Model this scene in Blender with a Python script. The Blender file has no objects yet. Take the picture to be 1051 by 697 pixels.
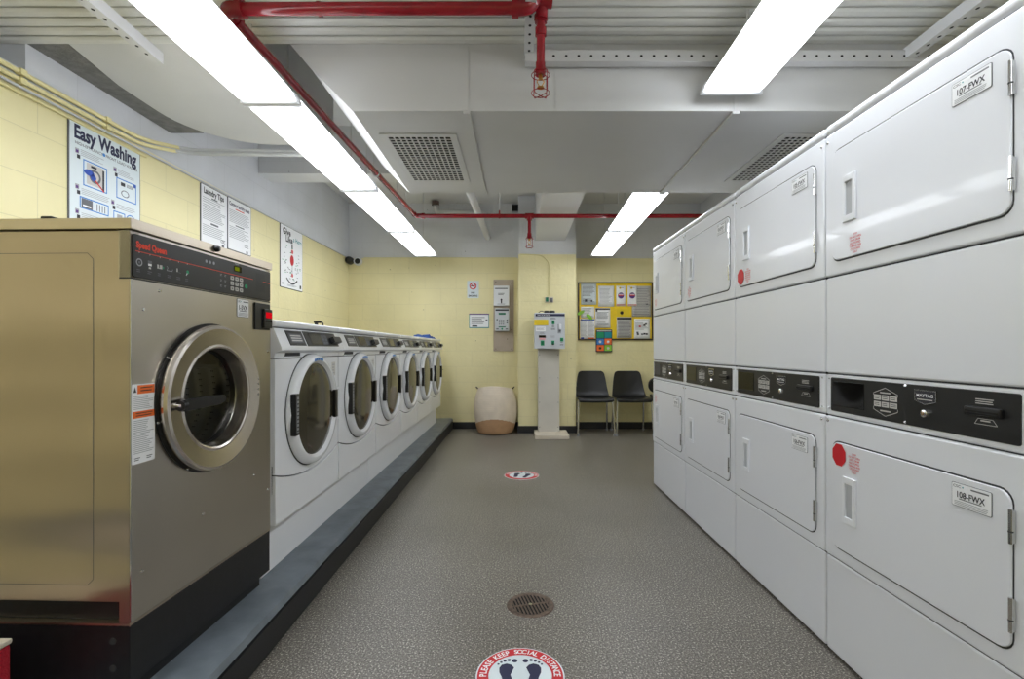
import bpy, bmesh, math, random
from mathutils import Vector, Matrix
random.seed(7)
PI = math.pi
SC = bpy.context.scene
COL = SC.collection

# ---------------------------------------------------------------- materials
def srgb(r, g, b):
    def f(c):
        c /= 255.0
        return c/12.92 if c <= .04045 else ((c+.055)/1.055)**2.4
    return (f(r), f(g), f(b), 1)

def nt(m):
    m.use_nodes = True
    return m.node_tree.nodes, m.node_tree.links

def mat(name, rgb, rough=.5, metal=0, var=0.0, scale=6, bump=0.0, bscale=60, coat=0, spec=.5, detail=4):
    m = bpy.data.materials.new(name)
    N, L = nt(m)
    p = N['Principled BSDF']
    c = srgb(*rgb)
    p.inputs['Base Color'].default_value = c
    p.inputs['Roughness'].default_value = rough
    p.inputs['Metallic'].default_value = metal
    p.inputs['Coat Weight'].default_value = coat
    p.inputs['Specular IOR Level'].default_value = spec
    tc = N.new('ShaderNodeTexCoord')
    if var > 0:
        n = N.new('ShaderNodeTexNoise'); n.inputs['Scale'].default_value = scale; n.inputs['Detail'].default_value = detail
        L.new(tc.outputs['Object'], n.inputs['Vector'])
        r = N.new('ShaderNodeValToRGB')
        r.color_ramp.elements[0].position = .3; r.color_ramp.elements[1].position = .7
        r.color_ramp.elements[0].color = tuple(x*(1-var) for x in c[:3])+(1,)
        r.color_ramp.elements[1].color = tuple(min(1, x*(1+var*.5)) for x in c[:3])+(1,)
        L.new(n.outputs['Fac'], r.inputs['Fac']); L.new(r.outputs['Color'], p.inputs['Base Color'])
    if bump > 0:
        n2 = N.new('ShaderNodeTexNoise'); n2.inputs['Scale'].default_value = bscale; n2.inputs['Detail'].default_value = 3
        L.new(tc.outputs['Object'], n2.inputs['Vector'])
        b = N.new('ShaderNodeBump'); b.inputs['Strength'].default_value = bump; b.inputs['Distance'].default_value = .01
        L.new(n2.outputs['Fac'], b.inputs['Height']); L.new(b.outputs['Normal'], p.inputs['Normal'])
    return m

def block_wall(name, rgb, axis, joint=.86, rough=.55):
    """painted concrete blocks: faint mortar joints and roller texture"""
    m = bpy.data.materials.new(name); N, L = nt(m); p = N['Principled BSDF']
    c = srgb(*rgb)
    g = N.new('ShaderNodeNewGeometry'); s = N.new('ShaderNodeSeparateXYZ'); L.new(g.outputs['Position'], s.inputs[0])
    cb = N.new('ShaderNodeCombineXYZ'); L.new(s.outputs[axis], cb.inputs[0]); L.new(s.outputs['Z'], cb.inputs[1])
    br = N.new('ShaderNodeTexBrick'); L.new(cb.outputs[0], br.inputs['Vector'])
    br.inputs['Scale'].default_value = 1; br.inputs['Brick Width'].default_value = .41; br.inputs['Row Height'].default_value = .205
    br.inputs['Mortar Size'].default_value = .0025; br.inputs['Mortar Smooth'].default_value = .3
    br.inputs['Color1'].default_value = c; br.inputs['Color2'].default_value = tuple(x*.985 for x in c[:3])+(1,)
    br.inputs['Mortar'].default_value = tuple(x*joint for x in c[:3])+(1,)
    n = N.new('ShaderNodeTexNoise'); n.inputs['Scale'].default_value = 1.7; n.inputs['Detail'].default_value = 6
    L.new(g.outputs['Position'], n.inputs['Vector'])
    r = N.new('ShaderNodeValToRGB'); r.color_ramp.elements[0].position = .35; r.color_ramp.elements[1].position = .65
    r.color_ramp.elements[0].color = (.90, .90, .88, 1); r.color_ramp.elements[1].color = (1, 1, 1, 1)
    L.new(n.outputs['Fac'], r.inputs['Fac'])
    mx = N.new('ShaderNodeMix'); mx.data_type = 'RGBA'; mx.blend_type = 'MULTIPLY'; mx.inputs[0].default_value = 1
    L.new(br.outputs['Color'], mx.inputs[6]); L.new(r.outputs['Color'], mx.inputs[7])
    # sparse little chips and nail holes
    v = N.new('ShaderNodeTexVoronoi'); v.inputs['Scale'].default_value = 4.2
    L.new(g.outputs['Position'], v.inputs['Vector'])
    lt = N.new('ShaderNodeMath'); lt.operation = 'LESS_THAN'; lt.inputs[1].default_value = .028
    L.new(v.outputs['Distance'], lt.inputs[0])
    mx2 = N.new('ShaderNodeMix'); mx2.data_type = 'RGBA'; mx2.inputs[7].default_value = tuple(x*.45 for x in c[:3])+(1,)
    L.new(lt.outputs[0], mx2.inputs[0]); L.new(mx.outputs[2], mx2.inputs[6])
    L.new(mx2.outputs[2], p.inputs['Base Color'])
    n2 = N.new('ShaderNodeTexNoise'); n2.inputs['Scale'].default_value = 26; n2.inputs['Detail'].default_value = 5
    L.new(g.outputs['Position'], n2.inputs['Vector'])
    ad = N.new('ShaderNodeMath'); ad.operation = 'MULTIPLY_ADD'; ad.inputs[1].default_value = -.8
    L.new(br.outputs['Fac'], ad.inputs[0]); L.new(n2.outputs['Fac'], ad.inputs[2])
    b = N.new('ShaderNodeBump'); b.inputs['Strength'].default_value = .35; b.inputs['Distance'].default_value = .008
    L.new(ad.outputs[0], b.inputs['Height']); L.new(b.outputs['Normal'], p.inputs['Normal'])
    p.inputs['Roughness'].default_value = rough
    return m

def floor_mat():
    m = bpy.data.materials.new('speckled vinyl tile'); N, L = nt(m); p = N['Principled BSDF']
    g = N.new('ShaderNodeNewGeometry')
    n0 = N.new('ShaderNodeTexNoise'); n0.inputs['Scale'].default_value = 150; n0.inputs['Detail'].default_value = 5; n0.inputs['Roughness'].default_value = .7
    L.new(g.outputs['Position'], n0.inputs['Vector'])
    r = N.new('ShaderNodeValToRGB'); cr = r.color_ramp
    cr.elements[0].position = .36; cr.elements[0].color = srgb(60, 55, 49)
    cr.elements[1].position = .64; cr.elements[1].color = srgb(228, 223, 209)
    e = cr.elements.new(.46); e.color = srgb(100, 95, 87)
    e = cr.elements.new(.56); e.color = srgb(126, 121, 112)
    L.new(n0.outputs['Fac'], r.inputs['Fac'])
    n1 = N.new('ShaderNodeTexNoise'); n1.inputs['Scale'].default_value = 1.6; n1.inputs['Detail'].default_value = 6
    L.new(g.outputs['Position'], n1.inputs['Vector'])
    r1 = N.new('ShaderNodeValToRGB'); r1.color_ramp.elements[0].position = .35; r1.color_ramp.elements[1].position = .7
    r1.color_ramp.elements[0].color = (.78, .77, .76, 1); r1.color_ramp.elements[1].color = (1, 1, 1, 1)
    L.new(n1.outputs['Fac'], r1.inputs['Fac'])
    mx = N.new('ShaderNodeMix'); mx.data_type = 'RGBA'; mx.blend_type = 'MULTIPLY'; mx.inputs[0].default_value = 1
    L.new(r.outputs['Color'], mx.inputs[6]); L.new(r1.outputs['Color'], mx.inputs[7])
    br = N.new('ShaderNodeTexBrick'); br.offset = 0; br.inputs['Scale'].default_value = 1
    br.inputs['Brick Width'].default_value = .305; br.inputs['Row Height'].default_value = .305; br.inputs['Mortar Size'].default_value = .0012
    br.inputs['Color1'].default_value = (1, 1, 1, 1); br.inputs['Color2'].default_value = (.97, .97, .97, 1); br.inputs['Mortar'].default_value = (.66, .66, .66, 1)
    L.new(g.outputs['Position'], br.inputs['Vector'])
    mx2 = N.new('ShaderNodeMix'); mx2.data_type = 'RGBA'; mx2.blend_type = 'MULTIPLY'; mx2.inputs[0].default_value = 1
    L.new(mx.outputs[2], mx2.inputs[6]); L.new(br.outputs['Color'], mx2.inputs[7])
    L.new(mx2.outputs[2], p.inputs['Base Color'])
    rr = N.new('ShaderNodeMapRange'); rr.inputs[3].default_value = .33; rr.inputs[4].default_value = .5
    L.new(n1.outputs['Fac'], rr.inputs[0]); L.new(rr.outputs[0], p.inputs['Roughness'])
    b = N.new('ShaderNodeBump'); b.inputs['Strength'].default_value = .12; b.inputs['Distance'].default_value = .004
    L.new(n0.outputs['Fac'], b.inputs['Height']); L.new(b.outputs['Normal'], p.inputs['Normal'])
    return m

def steel(name, rgb, rough, vert=True, wavy=0):
    """brushed stainless: fine vertical grain and soft smears"""
    m = bpy.data.materials.new(name); N, L = nt(m); p = N['Principled BSDF']
    c = srgb(*rgb)
    p.inputs['Metallic'].default_value = 1
    tc = N.new('ShaderNodeTexCoord')
    mp = N.new('ShaderNodeMapping'); mp.inputs['Scale'].default_value = (260, 260, 2.5) if vert else (3, 3, 260)
    L.new(tc.outputs['Object'], mp.inputs['Vector'])
    n = N.new('ShaderNodeTexNoise'); n.inputs['Scale'].default_value = 1; n.inputs['Detail'].default_value = 2
    L.new(mp.outputs[0], n.inputs['Vector'])
    n2 = N.new('ShaderNodeTexNoise'); n2.inputs['Scale'].default_value = 2.2; n2.inputs['Detail'].default_value = 2
    L.new(tc.outputs['Object'], n2.inputs['Vector'])
    r = N.new('ShaderNodeValToRGB'); r.color_ramp.elements[0].position = .3; r.color_ramp.elements[1].position = .7
    r.color_ramp.elements[0].color = tuple(x*.88 for x in c[:3])+(1,); r.color_ramp.elements[1].color = c
    L.new(n2.outputs['Fac'], r.inputs['Fac']); L.new(r.outputs['Color'], p.inputs['Base Color'])
    mr = N.new('ShaderNodeMapRange'); mr.inputs[3].default_value = rough-.03; mr.inputs[4].default_value = rough+.04
    L.new(n2.outputs['Fac'], mr.inputs[0]); L.new(mr.outputs[0], p.inputs['Roughness'])
    b = N.new('ShaderNodeBump'); b.inputs['Strength'].default_value = .05; b.inputs['Distance'].default_value = .002
    L.new(n.outputs['Fac'], b.inputs['Height'])
    if wavy:                                # thin sheet that ripples a little from top to bottom
        mw = N.new('ShaderNodeMapping'); mw.inputs['Scale'].default_value = (.35, .35, 3.6); L.new(tc.outputs['Object'], mw.inputs['Vector'])
        nw = N.new('ShaderNodeTexNoise'); nw.inputs['Scale'].default_value = 1; nw.inputs['Detail'].default_value = 1; L.new(mw.outputs[0], nw.inputs['Vector'])
        bw = N.new('ShaderNodeBump'); bw.inputs['Strength'].default_value = 1; bw.inputs['Distance'].default_value = .05
        L.new(nw.outputs['Fac'], bw.inputs['Height']); L.new(bw.outputs['Normal'], b.inputs['Normal'])
    L.new(b.outputs['Normal'], p.inputs['Normal'])
    return m

def emit(name, rgb, s):
    m = bpy.data.materials.new(name); N, L = nt(m)
    N.remove(N['Principled BSDF'])
    e = N.new('ShaderNodeEmission'); e.inputs[0].default_value = srgb(*rgb); e.inputs[1].default_value = s
    L.new(e.outputs[0], N['Material Output'].inputs[0])
    return m

def lens_mat():
    """acrylic wraparound lens: lets half of the tubes' light straight through, glows with the rest"""
    m = bpy.data.materials.new('acrylic lamp lens'); N, L = nt(m)
    N.remove(N['Principled BSDF'])
    t = N.new('ShaderNodeBsdfTransparent'); t.inputs[0].default_value = (.97, .98, 1, 1)
    e = N.new('ShaderNodeEmission'); e.inputs[0].default_value = (.95, .97, 1, 1); e.inputs[1].default_value = LENS
    mx = N.new('ShaderNodeMixShader'); mx.inputs[0].default_value = .62
    L.new(t.outputs[0], mx.inputs[1]); L.new(e.outputs[0], mx.inputs[2]); L.new(mx.outputs[0], N['Material Output'].inputs[0])
    return m

def glass_mat(name, tint, gloss=.12):
    m = bpy.data.materials.new(name); N, L = nt(m)
    N.remove(N['Principled BSDF'])
    t = N.new('ShaderNodeBsdfTransparent'); t.inputs[0].default_value = tint
    g = N.new('ShaderNodeBsdfGlossy'); g.inputs['Roughness'].default_value = .03
    f = N.new('ShaderNodeFresnel'); f.inputs[0].default_value = 1.3
    a = N.new('ShaderNodeMath'); a.operation = 'ADD'; a.inputs[1].default_value = gloss; L.new(f.outputs[0], a.inputs[0])
    mx = N.new('ShaderNodeMixShader'); L.new(a.outputs[0], mx.inputs[0])
    L.new(t.outputs[0], mx.inputs[1]); L.new(g.outputs[0], mx.inputs[2]); L.new(mx.outputs[0], N['Material Output'].inputs[0])
    return m

LENS = 2.6
TUBE = 17.0
M = {}
M['yel_y'] = block_wall('yellow painted block side', (240, 230, 180), 'Y')
M['yel_x'] = block_wall('yellow painted block far', (240, 230, 180), 'X')
M['grey_y'] = block_wall('grey painted block side', (214, 216, 221), 'Y', .9)
M['grey_x'] = block_wall('grey painted block far', (216, 217, 219), 'X', .94)
M['concrete'] = mat('bare concrete', (128, 127, 124), .9, var=.25, scale=22, bump=.5, bscale=90)
M['paint_white'] = mat('ceiling white paint', (208, 208, 207), .55, var=.06, scale=2, bump=.08, bscale=40)
M['paint_duct'] = mat('duct white paint', (203, 203, 203), .42, var=.06, scale=1.5)
M['deck'] = mat('deck paint', (214, 214, 208), .5, var=.08, scale=3)
M['floor'] = floor_mat()
M['curb'] = mat('grey floor paint', (118, 127, 136), .38, var=.28, scale=7, bump=.15, bscale=30, detail=8)
M['black_rubber'] = mat('black rubber base', (30, 31, 34), .45)
M['white'] = mat('white enamel', (226, 228, 233), .28, var=.015, scale=1.5, coat=.2)
M['white_w'] = mat('white washer enamel', (240, 242, 246), .25, var=.01, scale=2, coat=.2)
M['white_plastic'] = mat('white plastic', (226, 228, 232), .35)
M['grey_plastic'] = mat('grey plastic', (150, 153, 158), .45)
M['pocket'] = mat('pocket grey plastic', (180, 182, 185), .5)
M['seam'] = mat('seam shade and dark fittings', (52, 53, 56), .7)  # dark grey that paints shade into gaps; also bolt holes and screws
M['console'] = mat('black console', (27, 27, 27), .35)
M['display'] = mat('smoked display', (10, 10, 12), .06)
M['black'] = mat('black plastic', (18, 18, 20), .38)
M['black_paint'] = mat('black painted metal', (22, 22, 25), .42, var=.4, scale=40, detail=6)
M['steel'] = steel('brushed stainless front', (200, 194, 184), .30)
M['steel_side'] = steel('brushed stainless side', (190, 176, 160), .30, wavy=1)
M['steel_lid'] = steel('brushed stainless lid', (208, 196, 180), .3)
M['ring'] = steel('polished door ring', (222, 214, 204), .22)
M['chrome'] = mat('chrome', (215, 215, 215), .14, metal=1)
M['brass'] = mat('brass', (190, 140, 70), .3, metal=1)
M['drum'] = mat('drum steel', (190, 188, 184), .42, metal=1)
M['door_glass'] = glass_mat('washer porthole glass', (.80, .82, .80, 1), .0)
M['smoke'] = mat('smoked door glass', (66, 62, 50), .10, spec=.55)
M['red_pipe'] = mat('red gloss paint', (146, 10, 28), .24, var=.2, scale=14, bump=.15, bscale=25, coat=.4)
M['red'] = mat('red print', (198, 22, 34), .5)
M['red_soft'] = mat('red fine print', (214, 80, 84), .5)
M['orange'] = mat('orange print', (236, 112, 40), .5)
M['sq_red'] = mat('red console print', (226, 62, 30), .5)
M['paper'] = mat('white paper', (238, 239, 241), .6)
M['paper_c'] = mat('cool white sign', (214, 224, 228), .35)
M['paper_g'] = mat('grey paper', (196, 194, 190), .6)
M['ink'] = mat('dark ink', (38, 38, 46), .6)
M['navy'] = mat('navy ink', (26, 30, 66), .6)
M['grey_ink'] = mat('grey ink', (162, 164, 168), .6)
M['mid_ink'] = mat('mid grey ink', (100, 102, 108), .6)
M['blue'] = mat('blue ink', (58, 128, 200), .5)
M['deep_blue'] = mat('deep blue ink', (20, 70, 170), .5)
M['teal'] = mat('teal ink', (20, 140, 150), .5)
M['green'] = mat('green print', (20, 150, 100), .5)
M['green_dk'] = mat('dark green', (16, 110, 78), .5)
M['lime'] = mat('lime print', (140, 200, 60), .5)
M['purple'] = mat('purple ink', (84, 40, 120), .5)
M['yellow'] = mat('yellow board felt', (238, 204, 36), .7, var=.05, scale=20)
M['note'] = mat('yellow note', (226, 196, 30), .6)
M['brown'] = mat('dark brown frame', (52, 34, 26), .4, var=.2, scale=10)
M['wood_tan'] = mat('tan board', (182, 168, 152), .55, var=.12, scale=6)
M['kiosk'] = mat('kiosk grey enamel', (196, 200, 206), .38)
M['kiosk_post'] = mat('post pale grey paint', (206, 202, 192), .5, var=.08, scale=4)
M['kiosk_base'] = mat('cream base', (214, 204, 186), .5, var=.08, scale=8)
M['cream_rope'] = mat('cream woven rope', (224, 210, 190), .85, var=.08, scale=12)
M['tan_rope'] = mat('tan woven rope', (190, 150, 112), .85, var=.12, scale=12)
M['chair_black'] = mat('black polypropylene', (15, 15, 17), .38, bump=.1, bscale=300)
M['conduit_yel'] = mat('yellow painted conduit', (226, 216, 160), .5)
M['conduit_grey'] = mat('grey painted conduit', (196, 198, 200), .45)
M['dark'] = mat('vent cavity', (22, 20, 18), .9)
M['cast'] = mat('cast iron drain', (112, 96, 86), .42, metal=.7, var=.4, scale=60)
M['blue_cloth'] = mat('blue cloth', (34, 72, 140), .9, var=.5, scale=60)
M['red_fabric'] = mat('red rough panel', (176, 24, 44), .9, bump=.6, bscale=160)
M['pink'] = mat('pink note', (232, 170, 170), .6)
M['tube'] = emit('fluorescent tube', (245, 250, 255), TUBE)
M['lens'] = lens_mat()
m_ = bpy.data.materials.new('dimmed lens end'); N_, L_ = nt(m_); N_.remove(N_['Principled BSDF'])
d_ = N_.new('ShaderNodeBsdfDiffuse'); d_.inputs[0].default_value = (.8, .82, .84, 1); t_ = N_.new('ShaderNodeBsdfTranslucent'); t_.inputs[0].default_value = (.10, .10, .10, 1)
x_ = N_.new('ShaderNodeAddShader'); L_.new(d_.outputs[0], x_.inputs[0]); L_.new(t_.outputs[0], x_.inputs[1]); L_.new(x_.outputs[0], N_['Material Output'].inputs[0])
M['lens_end'] = m_  # unlit bands stand in for the lens dimming beyond the tubes
M['led_red'] = emit('red led digits', (235, 20, 34), .28)
M['led_green'] = emit('green lcd', (110, 120, 20), .35)

# ---------------------------------------------------------------- mesh builder
_tc = {}
def text_mesh(s, bold):
    k = (s, bold)
    if k in _tc: return _tc[k]
    cu = bpy.data.curves.new('t', 'FONT'); cu.body = s; cu.size = 1; cu.offset = bold; cu.fill_mode = 'FRONT'
    cu.resolution_u = 3
    o = bpy.data.objects.new('t', cu); COL.objects.link(o)
    dg = bpy.context.evaluated_depsgraph_get(); dg.update()
    me = bpy.data.meshes.new_from_object(o.evaluated_get(dg))
    vs = [v.co.copy() for v in me.vertices]; fs = [tuple(p.vertices) for p in me.polygons]
    bpy.data.objects.remove(o); bpy.data.curves.remove(cu); bpy.data.meshes.remove(me)
    _tc[k] = (vs, fs)
    return _tc[k]

class MB:
    def __init__(s):
        s.bm = bmesh.new(); s.mats = []; s.wn = False
    def mi(s, m):
        m = M[m] if isinstance(m, str) else m
        if m not in s.mats: s.mats.append(m)
        return s.mats.index(m)
    def _fin(s, fs, m):
        i = s.mi(m)
        for f in fs: f.material_index = i
    def faces(s, pts, fcs, m):
        vs = [s.bm.verts.new(p) for p in pts]
        out = []
        for f in fcs:
            try: out.append(s.bm.faces.new([vs[i] for i in f]))
            except ValueError: pass
        s._fin(out, m); return vs, out
    def box(s, x0, x1, y0, y1, z0, z1, m, bev=0, seg=2, rot=None):
        if x0 > x1: x0, x1 = x1, x0
        if y0 > y1: y0, y1 = y1, y0
        if z0 > z1: z0, z1 = z1, z0
        pts = [(x0,y0,z0),(x1,y0,z0),(x1,y1,z0),(x0,y1,z0),(x0,y0,z1),(x1,y0,z1),(x1,y1,z1),(x0,y1,z1)]
        if rot: pts = [rot @ Vector(p) for p in pts]
        vs, fs = s.faces(pts, [(0,3,2,1),(4,5,6,7),(0,1,5,4),(1,2,6,5),(2,3,7,6),(3,0,4,7)], m)
        if bev:
            es = list({e for f in fs for e in f.edges})
            r = bmesh.ops.bevel(s.bm, geom=es, offset=bev, segments=seg, affect='EDGES', profile=.5)
            s._fin(r['faces'], m); s.wn = True
        return s
    def prism(s, pts, vec, m, bev=0, seg=2, caps=True):
        """closed loop of 3-D points extruded by vec"""
        n = len(pts); vec = Vector(vec)
        P = [Vector(p) for p in pts]; Q = [p+vec for p in P]
        f = [(i, (i+1) % n, (i+1) % n+n, i+n) for i in range(n)]
        if caps: f += [tuple(range(n-1, -1, -1)), tuple(range(n, 2*n))]
        vs, fs = s.faces(P+Q, f, m)
        bmesh.ops.recalc_face_normals(s.bm, faces=fs)
        if bev:
            cap = fs[-1]
            es = list(fs[-1].edges)
            r = bmesh.ops.bevel(s.bm, geom=es, offset=bev, segments=seg, affect='EDGES', profile=.5)
            s._fin(r['faces'], m); s.wn = True
        return s
    def rrect(s, u0, u1, z0, z1, y0, y1, r, m, bev=0, n=5):
        """rounded rectangle in the front (x, z) plane; y0 is the back, y1 (smaller) the front"""
        pts = []
        for cx, cz, a0 in ((u1-r, z1-r, 0), (u0+r, z1-r, 90), (u0+r, z0+r, 180), (u1-r, z0+r, 270)):
            for k in range(n+1):
                a = math.radians(a0+90*k/n); pts.append((cx+r*math.cos(a), y0, cz+r*math.sin(a)))
        return s.prism(pts, (0, y1-y0, 0), m, bev)
    def ring(s, cx, cz, y, r0, r1, m, t=.0008, n=40, sz=1):
        P = []; F = []
        for k in range(n):
            a = 2*PI*k/n
            for r in (r0, r1): P.append((cx+r*math.cos(a), y, cz+r*math.sin(a)*sz))
        for k in range(n):
            j = (k+1) % n; F.append((2*k, 2*k+1, 2*j+1, 2*j))
        s.faces(P, F, m); return s
    def disc(s, cx, cz, y, r, m, n=24, sx=1, sz=1):
        s.faces([(cx+r*sx*math.cos(2*PI*k/n), y, cz+r*sz*math.sin(2*PI*k/n)) for k in range(n)], [tuple(range(n))], m); return s
    def quad(s, u0, u1, z0, z1, y, m):
        s.faces([(u0, y, z0), (u1, y, z0), (u1, y, z1), (u0, y, z1)], [(0, 1, 2, 3)], m); return s
    def frame(s, u0, u1, z0, z1, y, w, m):
        for a in ((u0, u1, z0, z0+w), (u0, u1, z1-w, z1), (u0, u0+w, z0+w, z1-w), (u1-w, u1, z0+w, z1-w)): s.quad(a[0], a[1], a[2], a[3], y, m)
        return s
    def pline(s, pts, w, y, m):
        """flat stroke through (u, z) points"""
        for (a, b), (c, d) in zip(pts[:-1], pts[1:]):
            dx, dz = c-a, d-b; l = math.hypot(dx, dz) or 1; nx, nz = -dz/l*w/2, dx/l*w/2
            s.faces([(a+nx, y, b+nz), (a-nx, y, b-nz), (c-nx, y, d-nz), (c+nx, y, d+nz)], [(0, 1, 2, 3)], m)
        return s
    def lines(s, u0, u1, z0, z1, y, n, m, th=.4, rag=.25, seed=1):
        rnd = random.Random(seed); h = (z1-z0)/n
        for k in range(n):
            e = u1-(u1-u0)*rnd.random()*rag
            z = z1-h*(k+.5); s.quad(u0, e, z-h*th/2, z+h*th/2, y, m)
        return s
    def cyl(s, p0, p1, r, m, seg=20, r2=None, caps=True):
        p0, p1 = Vector(p0), Vector(p1); d = (p1-p0).normalized(); r2 = r if r2 is None else r2
        a = d.orthogonal().normalized(); b = d.cross(a)
        P = [p0+(a*math.cos(2*PI*k/seg)+b*math.sin(2*PI*k/seg))*r for k in range(seg)]
        P += [p1+(a*math.cos(2*PI*k/seg)+b*math.sin(2*PI*k/seg))*r2 for k in range(seg)]
        F = [(k, (k+1) % seg, (k+1) % seg+seg, k+seg) for k in range(seg)]
        if caps: F += [tuple(range(seg-1, -1, -1)), tuple(range(seg, 2*seg))]
        s.faces(P, F, m); return s
    def tube(s, pts, r, m, seg=12, rad=0, n=5, closed=False):
        pts = [Vector(p) for p in pts]
        if rad:
            q = [pts[0]]
            for a, b, c in zip(pts[:-2], pts[1:-1], pts[2:]):
                d1 = (a-b); d2 = (c-b); rr = min(rad, d1.length*.45, d2.length*.45)
                A = b+d1.normalized()*rr; B = b+d2.normalized()*rr
                for k in range(n+1):
                    t = k/n; q.append(A*(1-t)**2+b*2*t*(1-t)+B*t*t)
            q.append(pts[-1]); pts = q
        rings = []; N = len(pts); up = None
        for i, p in enumerate(pts):
            if closed: d = pts[(i+1) % N]-pts[i-1]
            else: d = (pts[min(i+1, N-1)]-pts[max(i-1, 0)])
            d.normalize()
            if up is None: up = d.orthogonal().normalized()
            a = (up-d*up.dot(d)); a = a.normalized() if a.length > 1e-6 else d.orthogonal().normalized()
            up = a; b = d.cross(a)
            rings.append([s.bm.verts.new(p+(a*math.cos(2*PI*k/seg)+b*math.sin(2*PI*k/seg))*r) for k in range(seg)])
        fs = []
        for i in range(N if closed else N-1):
            A, B = rings[i], rings[(i+1) % N]
            for k in range(seg): fs.append(s.bm.faces.new((A[k], A[(k+1) % seg], B[(k+1) % seg], B[k])))
        if not closed:
            fs.append(s.bm.faces.new(rings[0][::-1])); fs.append(s.bm.faces.new(rings[-1]))
        s._fin(fs, m); return s
    def lathe(s, prof, c, m, axis='Y', seg=48, mats=None):
        """profile of (radius, offset along axis)"""
        c = Vector(c); rings = []
        for r, h in prof:
            ring = []
            for k in range(seg):
                a = 2*PI*k/seg
                v = {'Y': (r*math.cos(a), h, r*math.sin(a)), 'Z': (r*math.cos(a), r*math.sin(a), h), 'X': (h, r*math.cos(a), r*math.sin(a))}[axis]
                ring.append(s.bm.verts.new(c+Vector(v)))
            rings.append(ring)
        fs = []
        for i in range(len(rings)-1):
            seg_f = []
            for k in range(seg):
                seg_f.append(s.bm.faces.new((rings[i][k], rings[i][(k+1) % seg], rings[i+1][(k+1) % seg], rings[i+1][k])))
            s._fin(seg_f, mats[i] if mats else m); fs += seg_f
        bmesh.ops.recalc_face_normals(s.bm, faces=fs)
        return s
    def text(s, t, u, z, size, y, m, align='l', bold=0.0, sx=1, rot=0, plane='front', width=None):
        vs, fs = text_mesh(t, bold)
        if not vs: return s
        x0 = min(v.x for v in vs); x1 = max(v.x for v in vs)
        if width: sx = width/((x1-x0)*size)
        off = {'l': -x0, 'c': -(x0+x1)/2, 'r': -x1}[align]
        P = []
        for v in vs:
            a, b = (v.x+off)*size*sx, v.y*size
            if rot: a, b = a*math.cos(rot)-b*math.sin(rot), a*math.sin(rot)+b*math.cos(rot)
            P.append((u+a, y, z+b) if plane == 'front' else (u+a, z+b, y))
        s.faces(P, fs, m); return s
    def grid(s, rows, m, closed=False):
        """rows of points -> quads"""
        R = [[s.bm.verts.new(p) for p in r] for r in rows]; fs = []
        for i in range(len(R)-1):
            n = len(R[i])
            for k in range(n if closed else n-1):
                fs.append(s.bm.faces.new((R[i][k], R[i][(k+1) % n], R[i+1][(k+1) % n], R[i+1][k])))
        s._fin(fs, m); return s
    def build(s, name, parent=None, loc=None, rz=0, angle=32, smooth=True):
        me = bpy.data.meshes.new(name); s.bm.to_mesh(me); s.bm.free()
        for mt in s.mats: me.materials.append(mt)
        if smooth:
            for p in me.polygons: p.use_smooth = True
            me.set_sharp_from_angle(angle=math.radians(angle))
        o = bpy.data.objects.new(name, me); COL.objects.link(o)
        if s.wn:
            w = o.modifiers.new('wn', 'WEIGHTED_NORMAL'); w.keep_sharp = True; w.weight = 80
        if parent: o.parent = parent
        if loc: o.location = loc
        if rz: o.rotation_euler = (0, 0, rz)
        return o

def tag(o, label, cat, group=None):
    o['label'] = label; o['category'] = cat
    if group: o['group'] = group
    return o
def thing(name, label, cat, loc=(0, 0, 0), rz=0, group=None):
    o = bpy.data.objects.new(name, None); COL.objects.link(o); o.empty_display_size = .1
    o.location = loc; o.rotation_euler = (0, 0, rz)
    return tag(o, label, cat, group)
def struct(o):
    o['kind'] = 'structure'; return o
def copy_tree(o, parent=None):
    c = o.copy(); COL.objects.link(c)
    if parent: c.parent = parent
    for ch in [x for x in bpy.data.objects if x.parent == o]: copy_tree(ch, c)
    return c

# ---------------------------------------------------------------- camera (1051 x 697)
EYE = 1.054
cam = bpy.data.cameras.new('camera'); co = bpy.data.objects.new('camera', cam); COL.objects.link(co)
co.location = (0, 0, EYE); co.rotation_euler = (PI/2, 0, 0)
cam.sensor_width = 36; cam.lens = 499/1051*36; cam.shift_x = -6.5/1051; cam.shift_y = 9.5/1051; cam.clip_start = .02
SC.camera = co
SC.view_settings.view_transform = 'Standard'; SC.view_settings.look = 'None'; SC.view_settings.gamma = 1
SC.view_settings.exposure = 1.37; SC.view_settings.use_curve_mapping = False
w = bpy.data.worlds.new('world'); SC.world = w; w.use_nodes = True
w.node_tree.nodes['Background'].inputs[0].default_value = (.5, .5, .5, 1); w.node_tree.nodes['Background'].inputs[1].default_value = .3

# ---------------------------------------------------------------- the room
XL, XR, YF, YN = -2.23, 2.40, 6.40, -2.6
ZP, ZT, ZD = 2.245, 2.965, 2.434          # paint line, high ceiling, deck underside
DY = 2.20                                  # where the deck ends
SY0, SY1, SZ = 2.20, 3.355, 2.13           # soffit

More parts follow.
